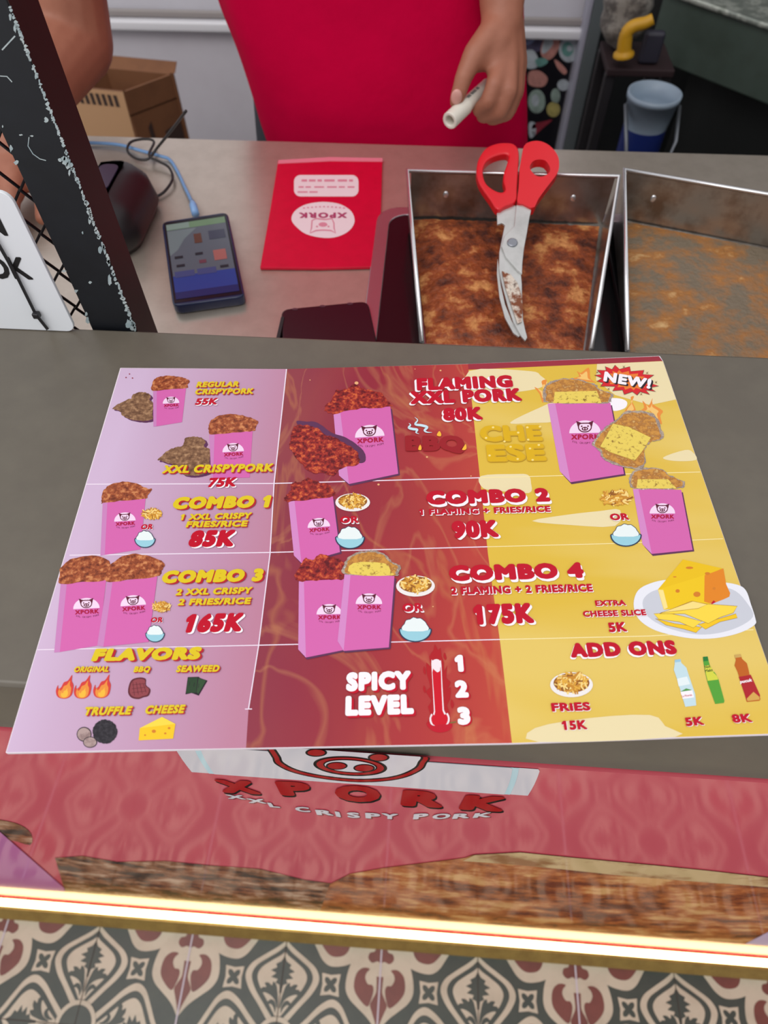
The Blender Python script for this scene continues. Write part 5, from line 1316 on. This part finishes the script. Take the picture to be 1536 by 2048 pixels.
# shirt
def sup(cx, cy, rx, ry, z, n=72, e=.72):
    out = []
    for k in range(n):
        g = 2*math.pi*k/n; c_g, s_g = math.cos(g), math.sin(g)
        x = math.copysign(abs(c_g)**e, c_g)*rx; y = math.copysign(abs(s_g)**e, s_g)*ry
        f = 1+.010*math.sin(5*g+z*9)+.008*math.sin(9*g-z*16)
        out.append(V3((cx+x*f, cy+y*f, z)))
    return out
prof = [(1.02,-.040,.192,.135),(1.06,-.045,.198,.140),(1.13,-.054,.203,.143),(1.20,-.066,.205,.143),(1.27,-.080,.205,.143),(1.33,-.094,.206,.140),(1.40,-.100,.203,.138),(1.50,-.100,.198,.134),(1.60,-.100,.203,.130),(1.70,-.100,.205,.118),(1.77,-.100,.175,.100),(1.81,-.100,.120,.085),(1.845,-.100,.075,.072)]
PR_ = cr([V3((cx, rx, ry)) for z, cx, rx, ry in prof], 4, False); ZZ = cr([V3((z, 0, 0)) for z, *_ in prof], 4, False)
mb = MB(); mb.loft([sup(p.x, PYc, p.y, p.z, z.x) for p, z in zip(PR_, ZZ)], m_shirt, caps=False)
sh = mb.build('red_shirt', person, smooth=True)
so = sh.modifiers.new('cloth', 'SOLIDIFY'); so.thickness = .003
for pts, nm in (([sR+V3((-.05, 0, .02)), sR+V3((.005, 0, -.01)), V3((.165, 1.115, 1.56))], 'sleeve'), ([V3((PX-.13, PYc, 1.75)), V3((PX-.205, PYc, 1.72)), (el+V3((.02, .05, .19)))], 'sleeve')):
    mb = MB(); pp = cr(pts, 6, False); mb.tube(pp, [.086-.012*i/len(pp) for i in range(len(pp))], m_shirt, 28, cap=False); o = mb.build(nm, sh, smooth=True)
    so = o.modifiers.new('cloth', 'SOLIDIFY'); so.thickness = .003
mb = MB()
mb.loft([sup(PX+.03*(1.24-z)/.2*0, PYc, r, r*.72, z, 48, .9) for z, r in ((1.26, .170), (1.20, .185), (1.12, .19), (1.08, .188))], m_trs)
for sg in (1, -1):
    mb.loft([[V3((PX+sg*x+r*math.cos(g), PYc+r*math.sin(g), z)) for g in [2*math.pi*k/28 for k in range(28)]] for z, x, r in ((1.12, .092, .098), (.98, .098, .092), (.86, .10, .078), (.66, .10, .068), (.47, .10, .064))], m_trs)
mb.build('trousers', person, smooth=True)
for sg in (1, -1):
    mb = MB(); x = PX+sg*.108
    mb.loft([[V3((x+rx*math.cos(g), PYc-.055+ry*math.sin(g), z)) for g in [2*math.pi*k/28 for k in range(28)]] for z, rx, ry in ((ZV+.001, .046, .128), (ZV+.02, .050, .132), (ZV+.045, .046, .115), (ZV+.075, .040, .07), (ZV+.09, .035, .05))], m_shoe)
    mb.build('shoe', person, smooth=True)

# marker held in the hand
m_mk = mat('marker_white', (222, 216, 204), .4); m_mkd = mat('marker_print', (120, 126, 122), .5); m_mki = mat('marker_hollow', (196, 184, 168), .6)
ma, mz = PY(899, 242, .832), PY(976, 168, .905)
ax = (mz-ma).normalized()
mk = thing('marker', (ma+mz)/2, "white marker pen held between the person's thumb and fingers, open end towards the customer", 'marker')
mb = MB()
s1 = ax.cross(V3((0, 0, 1))).normalized(); u1 = s1.cross(ax).normalized(); Lm = (mz-ma).length
mb.loft([[ma+ax*t+(s1*math.cos(g)+u1*math.sin(g))*r for g in [2*math.pi*k/28 for k in range(28)]] for t, r in ((.010, .0050), (.001, .0056), (0, .0066), (0, .0090), (.0012, .0096), (.034, .0096), (.035, .0085), (Lm-.002, .0072), (Lm, .0050))], m_mk)
mb.build('barrel', mk)
mb = MB(); mb.tube([ma+ax*.0098, ma+ax*.0102], [.0054, .0054], m_mki, 20); mb.build('hollow_end', mk)
s1 = ax.cross(V3((0, 0, 1))).normalized(); u1 = s1.cross(ax).normalized()
mb = MB()
for t0, t1 in ((.038, .044), (.046, .056), (.058, .062)):
    mb.prism([ma+ax*t0+s1*.0026-V3((0,0,0))+u1*.0083, ma+ax*t1+s1*.0026+u1*.0080, ma+ax*t1-s1*.0008+u1*.0083, ma+ax*t0-s1*.0008+u1*.0086], u1*.0004, m_mkd)
mb.build('printed_band', mk)['kind'] = 'stuff'
